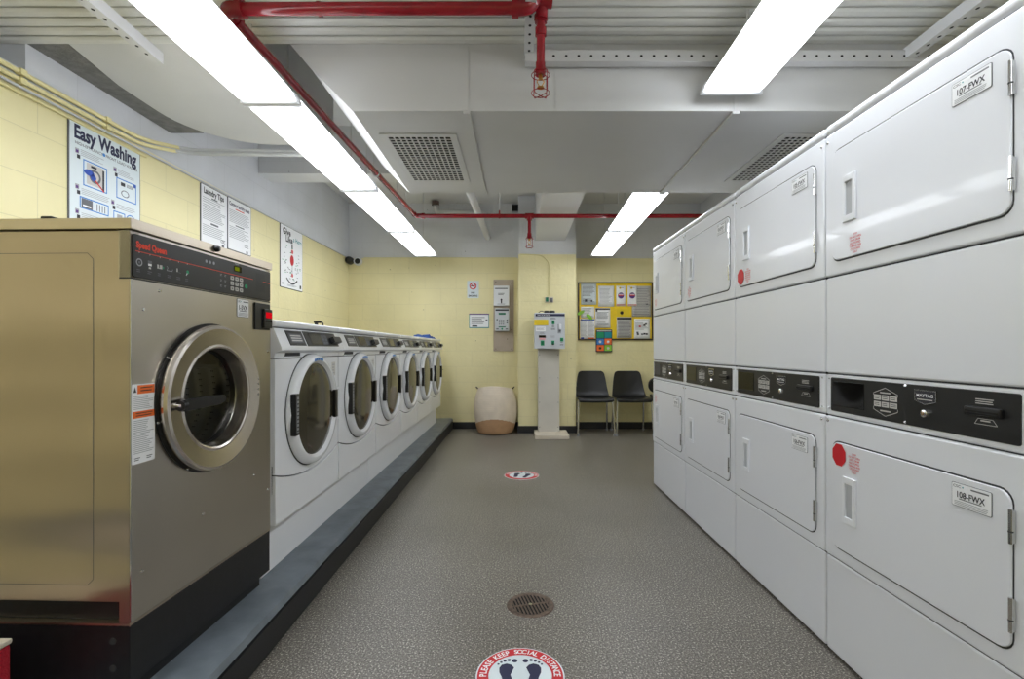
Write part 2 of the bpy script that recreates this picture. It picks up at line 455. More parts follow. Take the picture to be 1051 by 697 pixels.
struct(MB().box(XL-.2, XR+.2, YN-.2, YF+.2, -.1, 0, 'floor').build('floor'))
b = MB(); b.box(XL-.20, XL, YN, YF, 0, ZP, 'yel_y'); b.box(XL-.20, XL, YN, YF, ZP, 2.31, 'grey_y'); b.box(XL-.20, XL, 2.2, YF, 2.31, ZT, 'grey_y'); b.box(XL-.20, XL-.13, YN, 2.2, 2.31, ZT, 'grey_y'); struct(b.build('wall_left'))
b = MB(); b.box(XR, XR+.15, YN, YF, 0, ZP, 'yel_y'); b.box(XR, XR+.15, YN, YF, ZP, ZT, 'grey_y'); struct(b.build('wall_right'))
b = MB(); b.box(XL-.15, XR+.15, YF, YF+.15, 0, ZP, 'yel_x'); b.box(XL-.15, XR+.15, YF, YF+.15, ZP, ZT, 'grey_x'); struct(b.build('wall_far'))
b = MB(); b.box(XL-.15, XR+.15, YN-.15, YN, 0, ZP, 'yel_x'); b.box(XL-.15, XR+.15, YN-.15, YN, ZP, ZT, 'grey_x'); struct(b.build('wall_near'))
struct(MB().box(XL-.15, XR+.15, YN-.15, YF+.15, ZT, ZT+.12, 'paint_white').build('ceiling'))
# column standing out of the far wall
CX0, CX1, CY = 0.0, .72, 6.08
b = MB(); b.box(CX0, CX1, CY, YF, 0, ZP-.01, 'yel_x'); b.box(CX0, CX1, CY, YF, ZP-.01, ZT, 'grey_x'); struct(b.build('wall_column'))
# corrugated steel deck
b = MB(); prof = []; p = .0605; y = DY
prof = [(DY, ZD+.05), (DY, ZD)]
y = DY
while y > YN:
    prof += [(y-.002, ZD), (y-p*.25, ZD-.005), (y-p*.58, ZD-.005), (y-p*.82, ZD), (y-p*.83, ZD+.040), (y-p*.98, ZD+.040), (y-p, ZD)]
    y -= p
prof = [q for i, q in enumerate(prof) if i == 0 or q != prof[i-1]]
b.grid([[(XL-.13, q[0], q[1]) for q in prof], [(XR, q[0], q[1]) for q in prof]], 'deck')
struct(b.build('ceiling_deck', angle=10))
# plaster slab with the rounded corner, left
SX0, SX1, SYE = -2.095, -1.25, 3.29
pts = [(SX1, DY, ZD), (SX1, SYE, ZD)]
R = .47
for k in range(13):
    a = PI/2+PI/2*k/12; pts.append((SX0+R+R*math.cos(a), SYE-R+R*math.sin(a), ZD))
pts.append((SX0, 2.55, ZD)); pts.append((-2.035, DY, ZD))
struct(MB().prism(pts, (0, 0, ZT-ZD), 'paint_white').build('ceiling_slab'))
# bare concrete strip between slab and wall
struct(MB().box(XL, -2.02, DY, 3.12, ZD+.004, ZT, 'concrete').build('ceiling_ledge'))
# beam crossing from the left wall
struct(MB().box(XL, -.3, 4.17, 4.40, EYE+1.504, ZT, 'grey_x').build('ceiling_beam'))
# boxed duct soffit with slanted left cheek
b = MB()
b.prism([(-.75, SY0, SZ), (XR, SY0, SZ), (XR, SY0, ZD+.02), (-.90, SY0, ZD+.02), (-.90, SY0, 2.325), (-.935, SY0, 2.318)], (0, SY1-SY0, 0), 'paint_duct')
b.prism([(-.90, SY0, ZD+.02), (-.90, SY0, 2.325), (-.935, SY0, 2.318), (-1.05, SY0, ZD+.02)], (0, .012, 0), 'paint_duct')
struct(b.build('soffit'))
b = MB()
for x in (-.235, .985):                    # cover strips over the seams
    b.box(x-.016, x+.016, SY0, SY1, SZ-.012, SZ, 'paint_duct')
    b.box(x-.009, x+.009, SY0-.003, SY0, SZ, ZD, 'paint_duct')
b.box(.12, .124, SY0-.002, SY0, SZ, ZD, 'paint_duct'); b.box(.165, .169, SY0-.002, SY0, SZ, ZD, 'paint_duct')
b.box(-.912, -.90, SY0, SY1, 2.37, 2.376, 'paint_duct')
struct(b.build('trim_1'))
# duct running over the kiosk
struct(MB().box(.21, .58, 3.9, CY, EYE+1.35, ZT, 'paint_duct').build('ceiling_duct'))
# baseboards
struct(MB().box(-.86, CX0, YF-.012, YF, 0, .09, 'black_rubber', .003).build('baseboard_left'))
b = MB(); b.box(CX0-.012, CX1+.012, CY-.012, CY, 0, .09, 'black_rubber'); b.box(CX0-.012, CX0, CY, YF-.012, 0, .09, 'black_rubber'); b.box(CX1, CX1+.012, CY, YF-.012, 0, .09, 'black_rubber')
struct(b.build('baseboard_column'))
struct(MB().box(CX1+.012, XR, YF-.012, YF, 0, .09, 'black_rubber').build('baseboard_right'))
# curb: a painted concrete step under the washers
CZ = .14
b = MB(); b.prism([(-.875, YN, .10), (-.86, YN, .112), (-.868, YN, CZ-.006), (-.885, YN, CZ), (XL, YN, CZ), (XL, YN, 0), (-.875, YN, 0)], (0, YF-YN-.001, 0), 'curb')
struct(b.build('floor_curb'))
struct(MB().box(-.875, -.86, YN, YF-.001, 0, .10, 'black_rubber', .003).build('baseboard_curb'))

# ---------------------------------------------------------------- lamps
def lamp(loc, rz, label):
    t = thing('fluorescent_light', label, 'ceiling light', loc, rz, 'fluorescent lights on the ceiling')
    W, Lh, H = .262, 1.216, .052
    b = MB()
    b.box(-W/2+.024, W/2-.024, .01, Lh-.01, H-.006, H, 'white_plastic')
    b.build('housing', t)
    b = MB()
    prof = [(-W/2+.022, H-.005), (-W/2+.004, .010), (-W/2+.010, .003), (-W/2+.022, 0), (W/2-.022, 0), (W/2-.010, .003), (W/2-.004, .010), (W/2-.022, H-.005)]
    b.grid([[(x, .045, z) for x, z in prof], [(x, Lh-.045, z) for x, z in prof]], 'lens')
    b.grid([[(x, .012, z) for x, z in prof], [(x, .045, z) for x, z in prof]], 'lens_end')
    b.grid([[(x, Lh-.045, z) for x, z in prof], [(x, Lh-.012, z) for x, z in prof]], 'lens_end')
    b.build('lens', t, angle=60)
    for yy in (0, Lh-.012):
        b = MB(); q = [(-W/2+.018, yy, H), (-W/2-.003, yy, .012), (-W/2-.003, yy, -.003), (W/2+.003, yy, -.003), (W/2+.003, yy, .012), (W/2-.018, yy, H)]
        b.prism(q, (0, .012, 0), 'white_plastic'); b.build('end_cap', t)
    for yy in (.16, 1.05):
        top = (ZD if loc[1]+yy < DY else ZT)-loc[2]
        MB().cyl((0, yy, H), (0, yy, top), .005, 'paint_white', 8).build('hanger_rod', t)
    for xx in (-.06, .06):
        MB().cyl((xx, .05, .026), (xx, Lh-.05, .026), .0145, 'tube', 10).build('tube', t)
    return t
LZ = EYE+1.12
for i, (y, lab) in enumerate(((1.01, 'nearest strip light of the left row, running out of the top of the photo'),
        (2.23, 'second strip light of the left row, beside the red pipe and the left vent'),
        (3.45, 'third strip light of the left row, shorter and joined to the second'),
        (4.67, 'farthest strip light of the left row, near the far wall'),
        (-.21, 'strip light of the left row overhead behind the viewer'), (-1.6, 'rearmost strip light of the left row behind the viewer'))):
    lamp((-1.137+(.004*(y-1)), y, LZ), -.003, lab)
for i, (y, lab) in enumerate(((.926, 'large near strip light above the right dryers, ending at the boxed soffit'),
        (3.43, 'strip light just behind the soffit, crossing in front of the red pipe'),
        (4.65, 'farthest strip light on the right, above the notice board side'),
        (-.4, 'strip light of the right row overhead behind the viewer'), (-1.7, 'rearmost strip light of the right row behind the viewer'))):
    lamp((.911+.02*(y-.926), y, LZ), -.02, lab)

# ---------------------------------------------------------------- strut channels
def strut(label, loc, rz, L, side=0):
    t = thing('strut_channel', label, 'metal channel', loc, rz, 'perforated strut channels')
    b = MB(); w, h = .041, .05
    b.prism([(-w/2, 0, 0), (w/2, 0, 0), (w/2, 0, h), (w/2-.003, 0, h), (w/2-.003, 0, .003), (-w/2+.003, 0, .003), (-w/2+.003, 0, h), (-w/2, 0, h)], (0, L, 0), 'paint_duct')
    k = .04
    while k < L-.02:
        n = 10
        if not side: b.faces([(.006*math.cos(2*PI*j/n), k+.008*math.sin(2*PI*j/n), -.0006) for j in range(n)], [tuple(range(n))], 'dark')
        else: b.faces([(-w/2-.0006, k+.0065*math.sin(2*PI*j/n), .024+.005*math.cos(2*PI*j/n)) for j in range(n)], [tuple(range(n))], 'dark')
        k += .055
    b.build('channel', t)
    return t
strut('perforated channel running left to right in front of the soffit', (1.9, 2.155, EYE+1.262), PI/2, 1.87, 1)
strut('short perforated channel behind the red sprinkler drop', (.047, 1.2, EYE+1.30), 0, .98)
strut('perforated channel at the top left beside the first strip light', (-1.56, .9, EYE+1.27), 0.035, 1.27)
strut('perforated channel at the top right above the nearest dryer', (1.72, .9, EYE+1.275), 0, 1.25)

# ---------------------------------------------------------------- vents
def vent(label, x0, x1, y0, y1):
    t = thing('ceiling_vent', label, 'vent', (x0, y0, SZ), 0, 'square mesh vents under the soffit')
    W, D = x1-x0, y1-y0; f = .035
    b = MB()
    for a in ((-f, 0, -f, D+f), (W, W+f, -f, D+f), (0, W, -f, 0), (0, W, D, D+f)): b.box(a[0], a[1], a[2], a[3], -.006, -.0005, 'paint_duct')
    b.build('frame', t)
    MB().box(0, W, 0, D, -.0022, -.0006, 'dark').build('backing', t)
    b = MB(); nx, ny = 11, 20
    for k in range(1, nx): x = W*k/nx; b.box(x-.0036, x+.0036, 0, D, -.006, -.0022, 'paint_duct')
    for k in range(1, ny): y = D*k/ny; b.box(0, W, y-.0038, y+.0038, -.0055, -.0022, 'paint_duct')
    b.build('grille', t)
vent('mesh air vent under the soffit, near the left strip lights', -.66, -.345, 2.46, 3.09)
vent('mesh air vent under the soffit, partly behind the dryer tops', 1.355, 1.675, 2.46, 3.09)

# ---------------------------------------------------------------- red sprinkler pipes
PH = EYE+1.30
t = thing('sprinkler_pipe', 'red painted sprinkler pipe crossing the ceiling and running back beside the left strip lights', 'pipe', (0, 0, PH))
def fit(b, p, d, r, L, m='red_pipe'):
    p = Vector(p); d = Vector(d).normalized(); b.cyl(p-d*L/2, p+d*L/2, r, m)
PN, PF = 1.86, 4.76
b = MB(); b.cyl((-1.10, PN, 0), (.035, PN-.01, -.004), .0235, 'red_pipe'); b.build('pipe', t)
b = MB(); b.cyl((-1.12, PN+.03, 0), (-1.005, PF-.04, 0), .020, 'red_pipe'); b.build('pipe', t)
b = MB(); b.cyl((-.98, PF, 0), (1.9, PF, 0), .021, 'red_pipe'); b.build('pipe', t)
b = MB(); b.tube([(-1.05, PN, 0), (-1.12, PN, 0), (-1.12, PN+.07, 0)], .030, 'red_pipe', 16, .05); fit(b, (-1.06, PN, 0), (1, 0, 0), .035, .022); fit(b, (-1.12, PN+.06, 0), (0, 1, 0), .034, .02); b.build('elbow', t)
b = MB(); b.tube([(-1.006, PF-.08, 0), (-1.003, PF, 0), (-.93, PF, 0)], .025, 'red_pipe', 16, .05); fit(b, (-.93, PF, 0), (1, 0, 0), .029, .03); b.build('elbow', t)
fit2 = MB(); fit(fit2, (-.76, PN, 0), (1, 0, 0), .0265, .012); fit2.build('coupling', t)
b = MB(); b.tube([(-.02, PN-.01, -.004), (.05, PN-.01, 0), (.075, PN-.02, .08)], .029, 'red_pipe', 16, .05); fit(b, (-.012, PN-.01, -.004), (1, 0, 0), .035, .026); b.build('elbow', t)
# drop at the near pipe
DXn, DYn = .088, 1.93
b = MB(); b.cyl((DXn, DYn-.05, .10), (DXn, DYn, -.185), .0165, 'red_pipe'); b.build('drop_pipe', t)
b = MB(); fit(b, (DXn, DYn-.035, 0.03), (0, .1, -1), .027, .09); fit(b, (DXn, DYn-.025, -.01), (0, .1, -1), .024, .025); fit(b, (DXn, DYn-.02, -.055), (0, .1, -1), .0225, .03)
b.cyl((-.02, DYn-.06, .045), (.13, DYn-.05, .045), .027, 'red_pipe'); b.build('tee', t)
def head(cx, cy, z, s=1.0):
    b = MB(); b.cyl((cx, cy, z+.045*s), (cx, cy, z-.005*s), .0195*s, 'red_pipe'); b.cyl((cx, cy, z+.02*s), (cx, cy, z+.008*s), .022*s, 'red_pipe')
    f = b.build('reducer', t)
    b = MB()
    b.cyl((cx, cy, z), (cx, cy, z-.02*s), .008*s, 'brass', 12)
    for sx in (-1, 1): b.tube([(cx+sx*.006*s, cy, z-.018*s), (cx+sx*.014*s, cy, z-.03*s), (cx+sx*.003*s, cy, z-.052*s)], .0022*s, 'brass', 6)
    b.cyl((cx, cy, z-.052*s), (cx, cy, z-.055*s), .014*s, 'brass', 16)
    b.build('sprinkler_head', t)
    b = MB()
    for k in range(4):
        a = PI/4+k*PI/2; c_, s_ = math.cos(a), math.sin(a)
        P = [(cx+c_*r*s, cy+s_*r*s, z+h*s) for r, h in ((.018, .012), (.033, .006), (.036, .0), (.036, -.075), (.032, -.084), (0, -.086))]
        b.tube(P, .0019*s, 'red_pipe', 6)
    for r, h in ((.036, -.004), (.036, -.075)):
        b.tube([(cx+r*s*math.cos(2*PI*k/20), cy+r*s*math.sin(2*PI*k/20), z+h*s) for k in range(20)], .0017*s, 'red_pipe', 6, closed=True)
    b.build('cage', t)
head(DXn, DYn, -.21, 1.0)
DXf = .108
b = MB(); b.cyl((DXf, PF, 0), (DXf, PF, -.20), .017, 'red_pipe'); b.build('drop_pipe', t)
b = MB(); fit(b, (DXf, PF, 0), (1, 0, 0), .028, .085); fit(b, (DXf, PF, -.03), (0, 0, 1), .027, .03); b.build('tee', t)
head(DXf, PF, -.22, 1.1)
b = MB(); b.tube([(-.185, PF, .02), (-.185, PF, ZT-PH)], .004, 'paint_white', 8); b.cyl((-.185, PF, -.024), (-.185, PF, .055), .008, 'red_pipe', 10)
b.cyl((-.193, PF, 0), (-.177, PF, 0), .0245, 'red_pipe'); b.build('hanger', t)
b = MB(); b.tube([(-1.07, 3.6, 0), (-1.07, 3.6, ZT-PH)], .004, 'paint_white', 8); b.cyl((-1.055, 3.592, 0), (-1.055, 3.608, 0), .026, 'conduit_grey'); b.build('hanger', t)

# white pipes behind the soffit
tag(MB().cyl((-.455, 4.3, EYE+1.455), (-.40, 6.36, EYE+1.455), .037, 'paint_white').build('drain_pipe'), 'white painted pipe slanting behind the soffit towards the far wall', 'pipe')
t2 = thing('vent_pipe', 'white painted pipe with elbow and dark open mouth on the far upper wall', 'pipe', (-1.0, 6.30, EYE+1.77))
MB().tube([(-.06, -.06, .08), (-.05, -.01, 0), (.52, .02, -.015), (.56, .10, -.02)], .036, 'paint_white', 16, .07).build('pipe', t2)
MB().lathe([(.048, 0), (.05, .05), (.036, .05), (.034, .0)], (-.062, -.065, .07), 'cast', 'Z', 20).build('collar', t2)
t2 = thing('junction_box', 'small dark open junction box high on the far wall', 'junction box', (-.04, YF, EYE+1.845))
MB().box(-.05, .05, -.04, 0, -.06, .05, 'grey_plastic', .004).build('box', t2)
MB().box(-.04, .04, -.044, -.038, -.045, .04, 'dark').build('opening', t2)

# conduits at the top of the yellow wall
def cond(label, pts, r, m, name='conduit', rad=.08, grp=None):
    t = thing(name, label, 'conduit', pts[0], 0, grp)
    o = Vector(pts[0]); MB().tube([Vector(p)-o for p in pts], r, m, 10, rad).build('pipe', t)
    return t
g = 'conduits along the top of the left wall'
c1 = cond('upper yellow conduit on the left wall that bends out towards the strip lights', [(XL+.016, 1.0, 2.285), (XL+.016, 2.86, 2.285), (XL+.1, 3.06, 2.318)], .011, 'conduit_yel', rad=.14, grp=g)
c2 = cond('lower yellow conduit on the left wall following the first down its bend', [(XL+.016, 1.0, 2.245), (XL+.016, 2.86, 2.253), (XL+.09, 3.05, 2.291)], .010, 'conduit_yel', rad=.14, grp=g)
c3 = cond('thin grey conduit under the yellow ones along the paint line', [(XL+.012, 1.0, 2.215), (XL+.012, 3.1, 2.225), (XL+.012, 6.3, 2.242)], .007, 'conduit_grey', grp=g)
c4 = cond('thin yellow conduit lowest on the left wall above the posters', [(XL+.010, 1.0, 2.192), (XL+.010, 2.9, 2.198)], .007, 'conduit_yel', grp=g)
for c, z, y, m_ in ((c1, 2.318, 3.06, 'conduit_grey'), (c2, 2.291, 3.05, 'conduit_grey')):
    MB().tube([(XL+.09-c.location.x, y-.012-1.0, z-c.location.z), (XL+.16-c.location.x, y+.04-1.0, z+.002-c.location.z), (-1.28-c.location.x, y+.06-1.0, z-.0-c.location.z)], .011, m_, 10, .05).build('grey_run', c)
for c in (c1, c2):
    b = MB()
    for y in (.35, 1.15, 1.6): b.box(-.014, .016, y+.0, y+.03, -.014, .014, 'conduit_yel', .003)
    b.build('clip', c)
cond('thin conduit along the far wall where yellow paint meets grey', [(-2.03, YF-.008, 2.25), (CX0-.02, YF-.008, 2.25)], .006, 'conduit_yel')
t = cond('yellow conduit arching down the column to the outlet above the kiosk', [(.02, CY-.01, 2.235), (.29, CY-.01, 2.225), (.385, CY-.01, 2.14), (.385, CY-.01, 1.72)], .007, 'conduit_yel', rad=.1)

# small security cameras in the corner
t = thing('security_camera', 'black dome camera in the far left corner under the paint line', 'camera', (-2.19, YF-.108, 2.20))
MB().lathe([(0, -.06), (.03, -.052), (.045, -.03), (.05, 0), (.05, .05), (0, .05)], (0, 0, 0), 'black', 'Y', 20).build('housing', t)
MB().box(-.035, .02, .03, .11, -.02, .03, 'black', .004).build('bracket', t)
t = thing('security_camera', 'white ringed camera beside the black dome in the corner', 'camera', (-2.085, YF-.07, 2.19))
MB().lathe([(.036, -.035), (.05, -.04), (.055, -.02), (.052, .02), (.03, .07), (0, .07)], (0, 0, 0), 'white_plastic', 'Y', 24).build('housing', t)
MB().lathe([(0, -.038), (.02, -.036), (.036, -.03), (.036, -.01)], (0, 0, 0), 'black', 'Y', 20).build('lens', t)

# ---------------------------------------------------------------- stacked dryers (local: x right, z up, front -y)
def screw(b, u, z, y, r=.006, m='chrome'):
    b.lathe([(0, -.003), (r*.7, -.0028), (r, 0)], (u, y, z), m, 'Y', 10)

def tag_label(b, u0, u1, z0, z1, y, txt, seed):
    """asset label: rounded white plate printed with its number"""
    b.rrect(u0, u1, z0, z1, y, y-.0012, .004, 'mid_ink')
    b.rrect(u0+.0015, u1-.0015, z0+.0015, z1-.0015, y-.0012, y-.0018, .003, 'paper')
    yy = y-.0022; w = u1-u0; h = z1-z0
    b.text('CSC', u0+.05*w, z1-.2*h, .16*h, yy, 'ink', 'l', .01, width=.2*w)
    b.disc(u0+.30*w, z1-.15*h, yy, .035*h, 'teal', 8)
    b.lines(u0+.50*w, u1-.06*w, z1-.2*h, z1-.10*h, yy, 1, 'mid_ink', .6, 0, seed)
    b.text(txt, (u0+u1)/2, z0+.40*h, .36*h, yy, 'ink', 'c', .024, width=.70*w)
    b.lines(u0+.2*w, u1-.2*w, z0+.30*h, z0+.38*h, yy, 1, 'mid_ink', .5, .1, seed)
    b.lines(u0+.08*w, u1-.08*w, z0+.06*h, z0+.26*h, yy, 3, 'grey_ink', .45, .1, seed+1)

def handle(parent, u, z, y, label=None):
    b = MB()
    uw, zh = .030, .076
    b.box(u-uw, u-uw+.014, y-.008, y, z-zh, z+zh, 'white_plastic', .003)
    b.box(u+uw-.014, u+uw, y-.008, y, z-zh, z+zh, 'white_plastic', .003)
    b.box(u-uw+.010, u+uw-.010, y-.009, y, z+zh-.022, z+zh, 'white_plastic', .003)
    b.box(u-uw+.010, u+uw-.010, y-.009, y, z-zh, z-zh+.022, 'white_plastic', .003)
    h = b.build('handle', parent)
    MB().box(u-uw+.012, u+uw-.012, y-.002, y-.0005, z-zh+.018, z+zh-.018, 'pocket').build('grip_recess', parent)
    return h

def dryer_door(parent, z0, z1, hz, label_txt, lz0, lz1, seed, octagon=None, redtext=None, flip=1):
    u0, u1 = .045, .640
    MB().rrect(u0-.003, u1+.002, z0-.0045, z1+.0045, .0, -.0058, .033, 'seam').build('door_gasket_or_shade', parent)  # dark plate painted in as the shadow line around the door
    b = MB(); b.rrect(u0, u1, z0, z1, -.0005, -.006, .030, 'white', .0035)
    d = b.build('door', parent); d.location = (0, -.0045, 0)
    handle(d, .136, hz, -.006)
    b = MB()
    tag_label(b, .499, .600, lz0, lz1, -.0062, label_txt, seed); b.build('asset_label', d)
    for z in (z0+.085, z1-.075):
        b = MB(); b.cyl((u1+.003, -.009, z-.038), (u1+.003, -.009, z+.038), .0045, 'chrome', 12); b.box(u1-.003, u1+.007, -.0075, -.001, z-.036, z+.036, 'chrome', .001)
        b.cyl((u1+.003, -.009, z-.013), (u1+.003, -.009, z-.010), .0051, 'seam', 12)
        b.build('hinge', d)
    if octagon:
        b = MB(); cu, cz = octagon; r = .0345
        b.faces([(cu+r*math.cos(PI/8+k*PI/4), -.0078, cz+r*1.13*math.sin(PI/8+k*PI/4)) for k in range(8)], [tuple(range(8))], 'red')
        b.build('warning_sticker', d)
    if redtext:
        b = MB(); cu, cz = redtext
        for k, s_ in enumerate(('STOP', 'DO NOT OPEN', 'UNTIL DRUM', 'HAS STOPPED', 'TURNING AND', 'CYCLE ENDS', 'FULLY')):
            b.text(s_, cu, cz+.026-.0095*k, .0085, -.0072, 'red_soft', 'c', .02, sx=.9)
        b.build('warning_text', d)
    return d

def dryer(k, label, up, lo, uo=None, ur=None, lo_o=None, lo_r=None):
    Yf = 1.707+.688*k+.688*0
    ang = -PI/2+.016
    # far-left corner as seen facing the dryer
    t = thing('stacked_dryer', label, 'stacked dryer', (1.108-.016*Yf, Yf, 0), ang, 'stacked dryers along the right wall')
    W = .686; D = .74
    b = MB(); b.box(.004, W-.004, .03, D, .01, 1.825, 'white'); b.build('cabinet', t)
    MB().box(.004, W-.004, .005, .031, .02, 1.80, 'seam').build('backing', t)  # dark sheet put in as the shade between the white panels
    def panel(name, z0, z1, y=0, bev=.007):
        b = MB(); b.box(.0015, W-.0015, y, .06, z0, z1, 'white', bev, 3); return b.build(name, t)
    MB().box(.02, W-.02, .015, .05, 0, .02, 'black').build('toe_strip', t)
    panel('base_panel', .012, .337, 0)
    lp = panel('lower_front', .341, .822, -.004)
    panel('console_surround', .825, .966, 0, .006)
    panel('middle_panel', .970, 1.300, -.002)
    panel('upper_front', 1.304, 1.795, -.004)
    b = MB(); b.box(.001, W-.001, -.006, .07, 1.797, 1.83, 'white', .013, 3); b.box(.001, W-.001, .05, D, 1.80, 1.83, 'white'); b.build('top_cover', t)
    # console
    b = MB(); b.rrect(.030, W-.032, .842, .956, 0, -.004, .006, 'console', .0015)
    con = b.build('console', t)
    b = MB(); y = -.0045
    b.box(.040, .190, -.0055, -.004, .862, .944, 'display', .001)
    b.build('display', con)
    b = MB()
    c = .275; hw = .046
    b.pline([(c-hw, .915), (c-hw, .921), (c, .938), (c+hw, .921), (c+hw, .915)], .0016, y, 'paper_g')
    b.pline([(c-hw, .880), (c-hw, .872), (c, .855), (c+hw, .872), (c+hw, .880)], .0016, y, 'paper_g')
    for i in range(3):
        for j in range(2):
            uu = c-hw+i*hw*2/3+.0015; zz = .881+j*.020
            b.quad(uu, uu+hw*2/3-.003, zz, zz+.0155, y, 'paper_g'); b.lines(uu+.003, uu+hw*2/3-.006, zz+.003, zz+.013, y-.0003, 2, 'ink', .35, .2, i*2+j)
    b.lines(c-.02, c+.02, .921, .926, y, 1, 'paper_g', .7, 0); b.lines(c-.02, c+.02, .867, .873, y, 1, 'paper_g', .7, 0)
    b.build('control_buttons', con)
    b = MB(); c = .415; hw = .034
    P = lambda h_, d_: [(c-h_, y-d_, .944-(.034-h_)), (c+h_, y-d_, .944-(.034-h_)), (c+h_, y-d_, .914+(.034-h_)*.4), (c, y-d_, .904+(.034-h_)), (c-h_, y-d_, .914+(.034-h_)*.4)]
    b.prism([(p[0], -.004, p[2]) for p in P(.034, 0)], (0, -.003, 0), 'chrome')
    b.prism([(p[0], -.007, p[2]) for p in P(.031, 0)], (0, -.0005, 0), 'ink')
    b.text('MAYTAG', c, .925, .012, -.0078, 'paper', 'c', .01, width=.052); b.quad(c-.024, c+.024, .917, .9195, -.0078, 'paper_g')
    b.build('badge', con)
    b = MB(); b.lathe([(.0, -.014), (.007, -.013), (.0105, -.011), (.012, -.004)], (c, 0, .882), 'chrome', 'Y', 20); b.ring(c, .882, -.0142, .0025, .0045, 'brass', n=12); b.build('key_lock', con)
    b = MB(); c = .577; b.box(c-.044, c+.044, -.016, -.004, .898, .918, 'black', .004); b.box(c-.040, c+.040, -.0166, -.0155, .905, .909, 'dark')
    b.build('card_slot', con)
    b = MB(); b.lines(c-.024, c+.022, .923, .938, y, 3, 'paper_g', .45, .2, 3)
    b.pline([(c-.026, .877), (c-.018, .890), (c+.018, .890), (c+.028, .877), (c-.026, .877)], .0014, y, 'paper_g'); b.quad(c-.012, c+.012, .884, .887, y, 'paper_g')
    b.build('card_print', con)
    b = MB()
    for u in (.017, W-.017):
        for z in (.849, .952): screw(b, u, z, -.0005, .004)
    for u in (.347,):
        for z in (.849, .951): screw(b, u, z, -.0045, .004)
    for z in (.806,): screw(b, .016, z, -.0045, .006); screw(b, W-.016, z, -.0045, .006)
    screw(b, .016, 1.768, -.0045, .005); screw(b, W-.016, 1.768, -.0045, .005)
    b.build('screws', t)
    dryer_door(t, 1.352, 1.722, 1.543, up, 1.652, 1.708, 10+k, uo, ur)
    dryer_door(t, .386, .740, .560, lo, .668, .726, 30+k, lo_o, lo_r)
    return t
dryer(0, 'nearest stacked white dryer, red octagon sticker on its lower door', '107-FWX', '108-FWX', None, (.160, 1.392), (.084, .700), (.155, .686))
dryer(1, 'second stacked white dryer from the front, red octagon sticker on its upper door', '105-FWX', '106-FWX', (.080, 1.395), (.148, 1.393))
dryer(2, 'third stacked white dryer from the front, red text only on its upper door', '103-FWX', '104-FWX', None, (.10, 1.40))
dryer(3, 'farthest stacked white dryer, beside the black chairs', '101-FWX', '102-FWX', None, (.10, 1.40), None, (.10, .68))

# ---------------------------------------------------------------- white front-load washers
ped = thing('washer_plinth', 'long white plinth under the row of white washers on the grey curb', 'plinth', (-1.02, 1.925, CZ), PI/2)
for k in range(3):
    MB().box(.002+k*1.372, (k+1)*1.372-.002, 0, .70, 0, .205, 'white_w', .004).build('panel', ped)

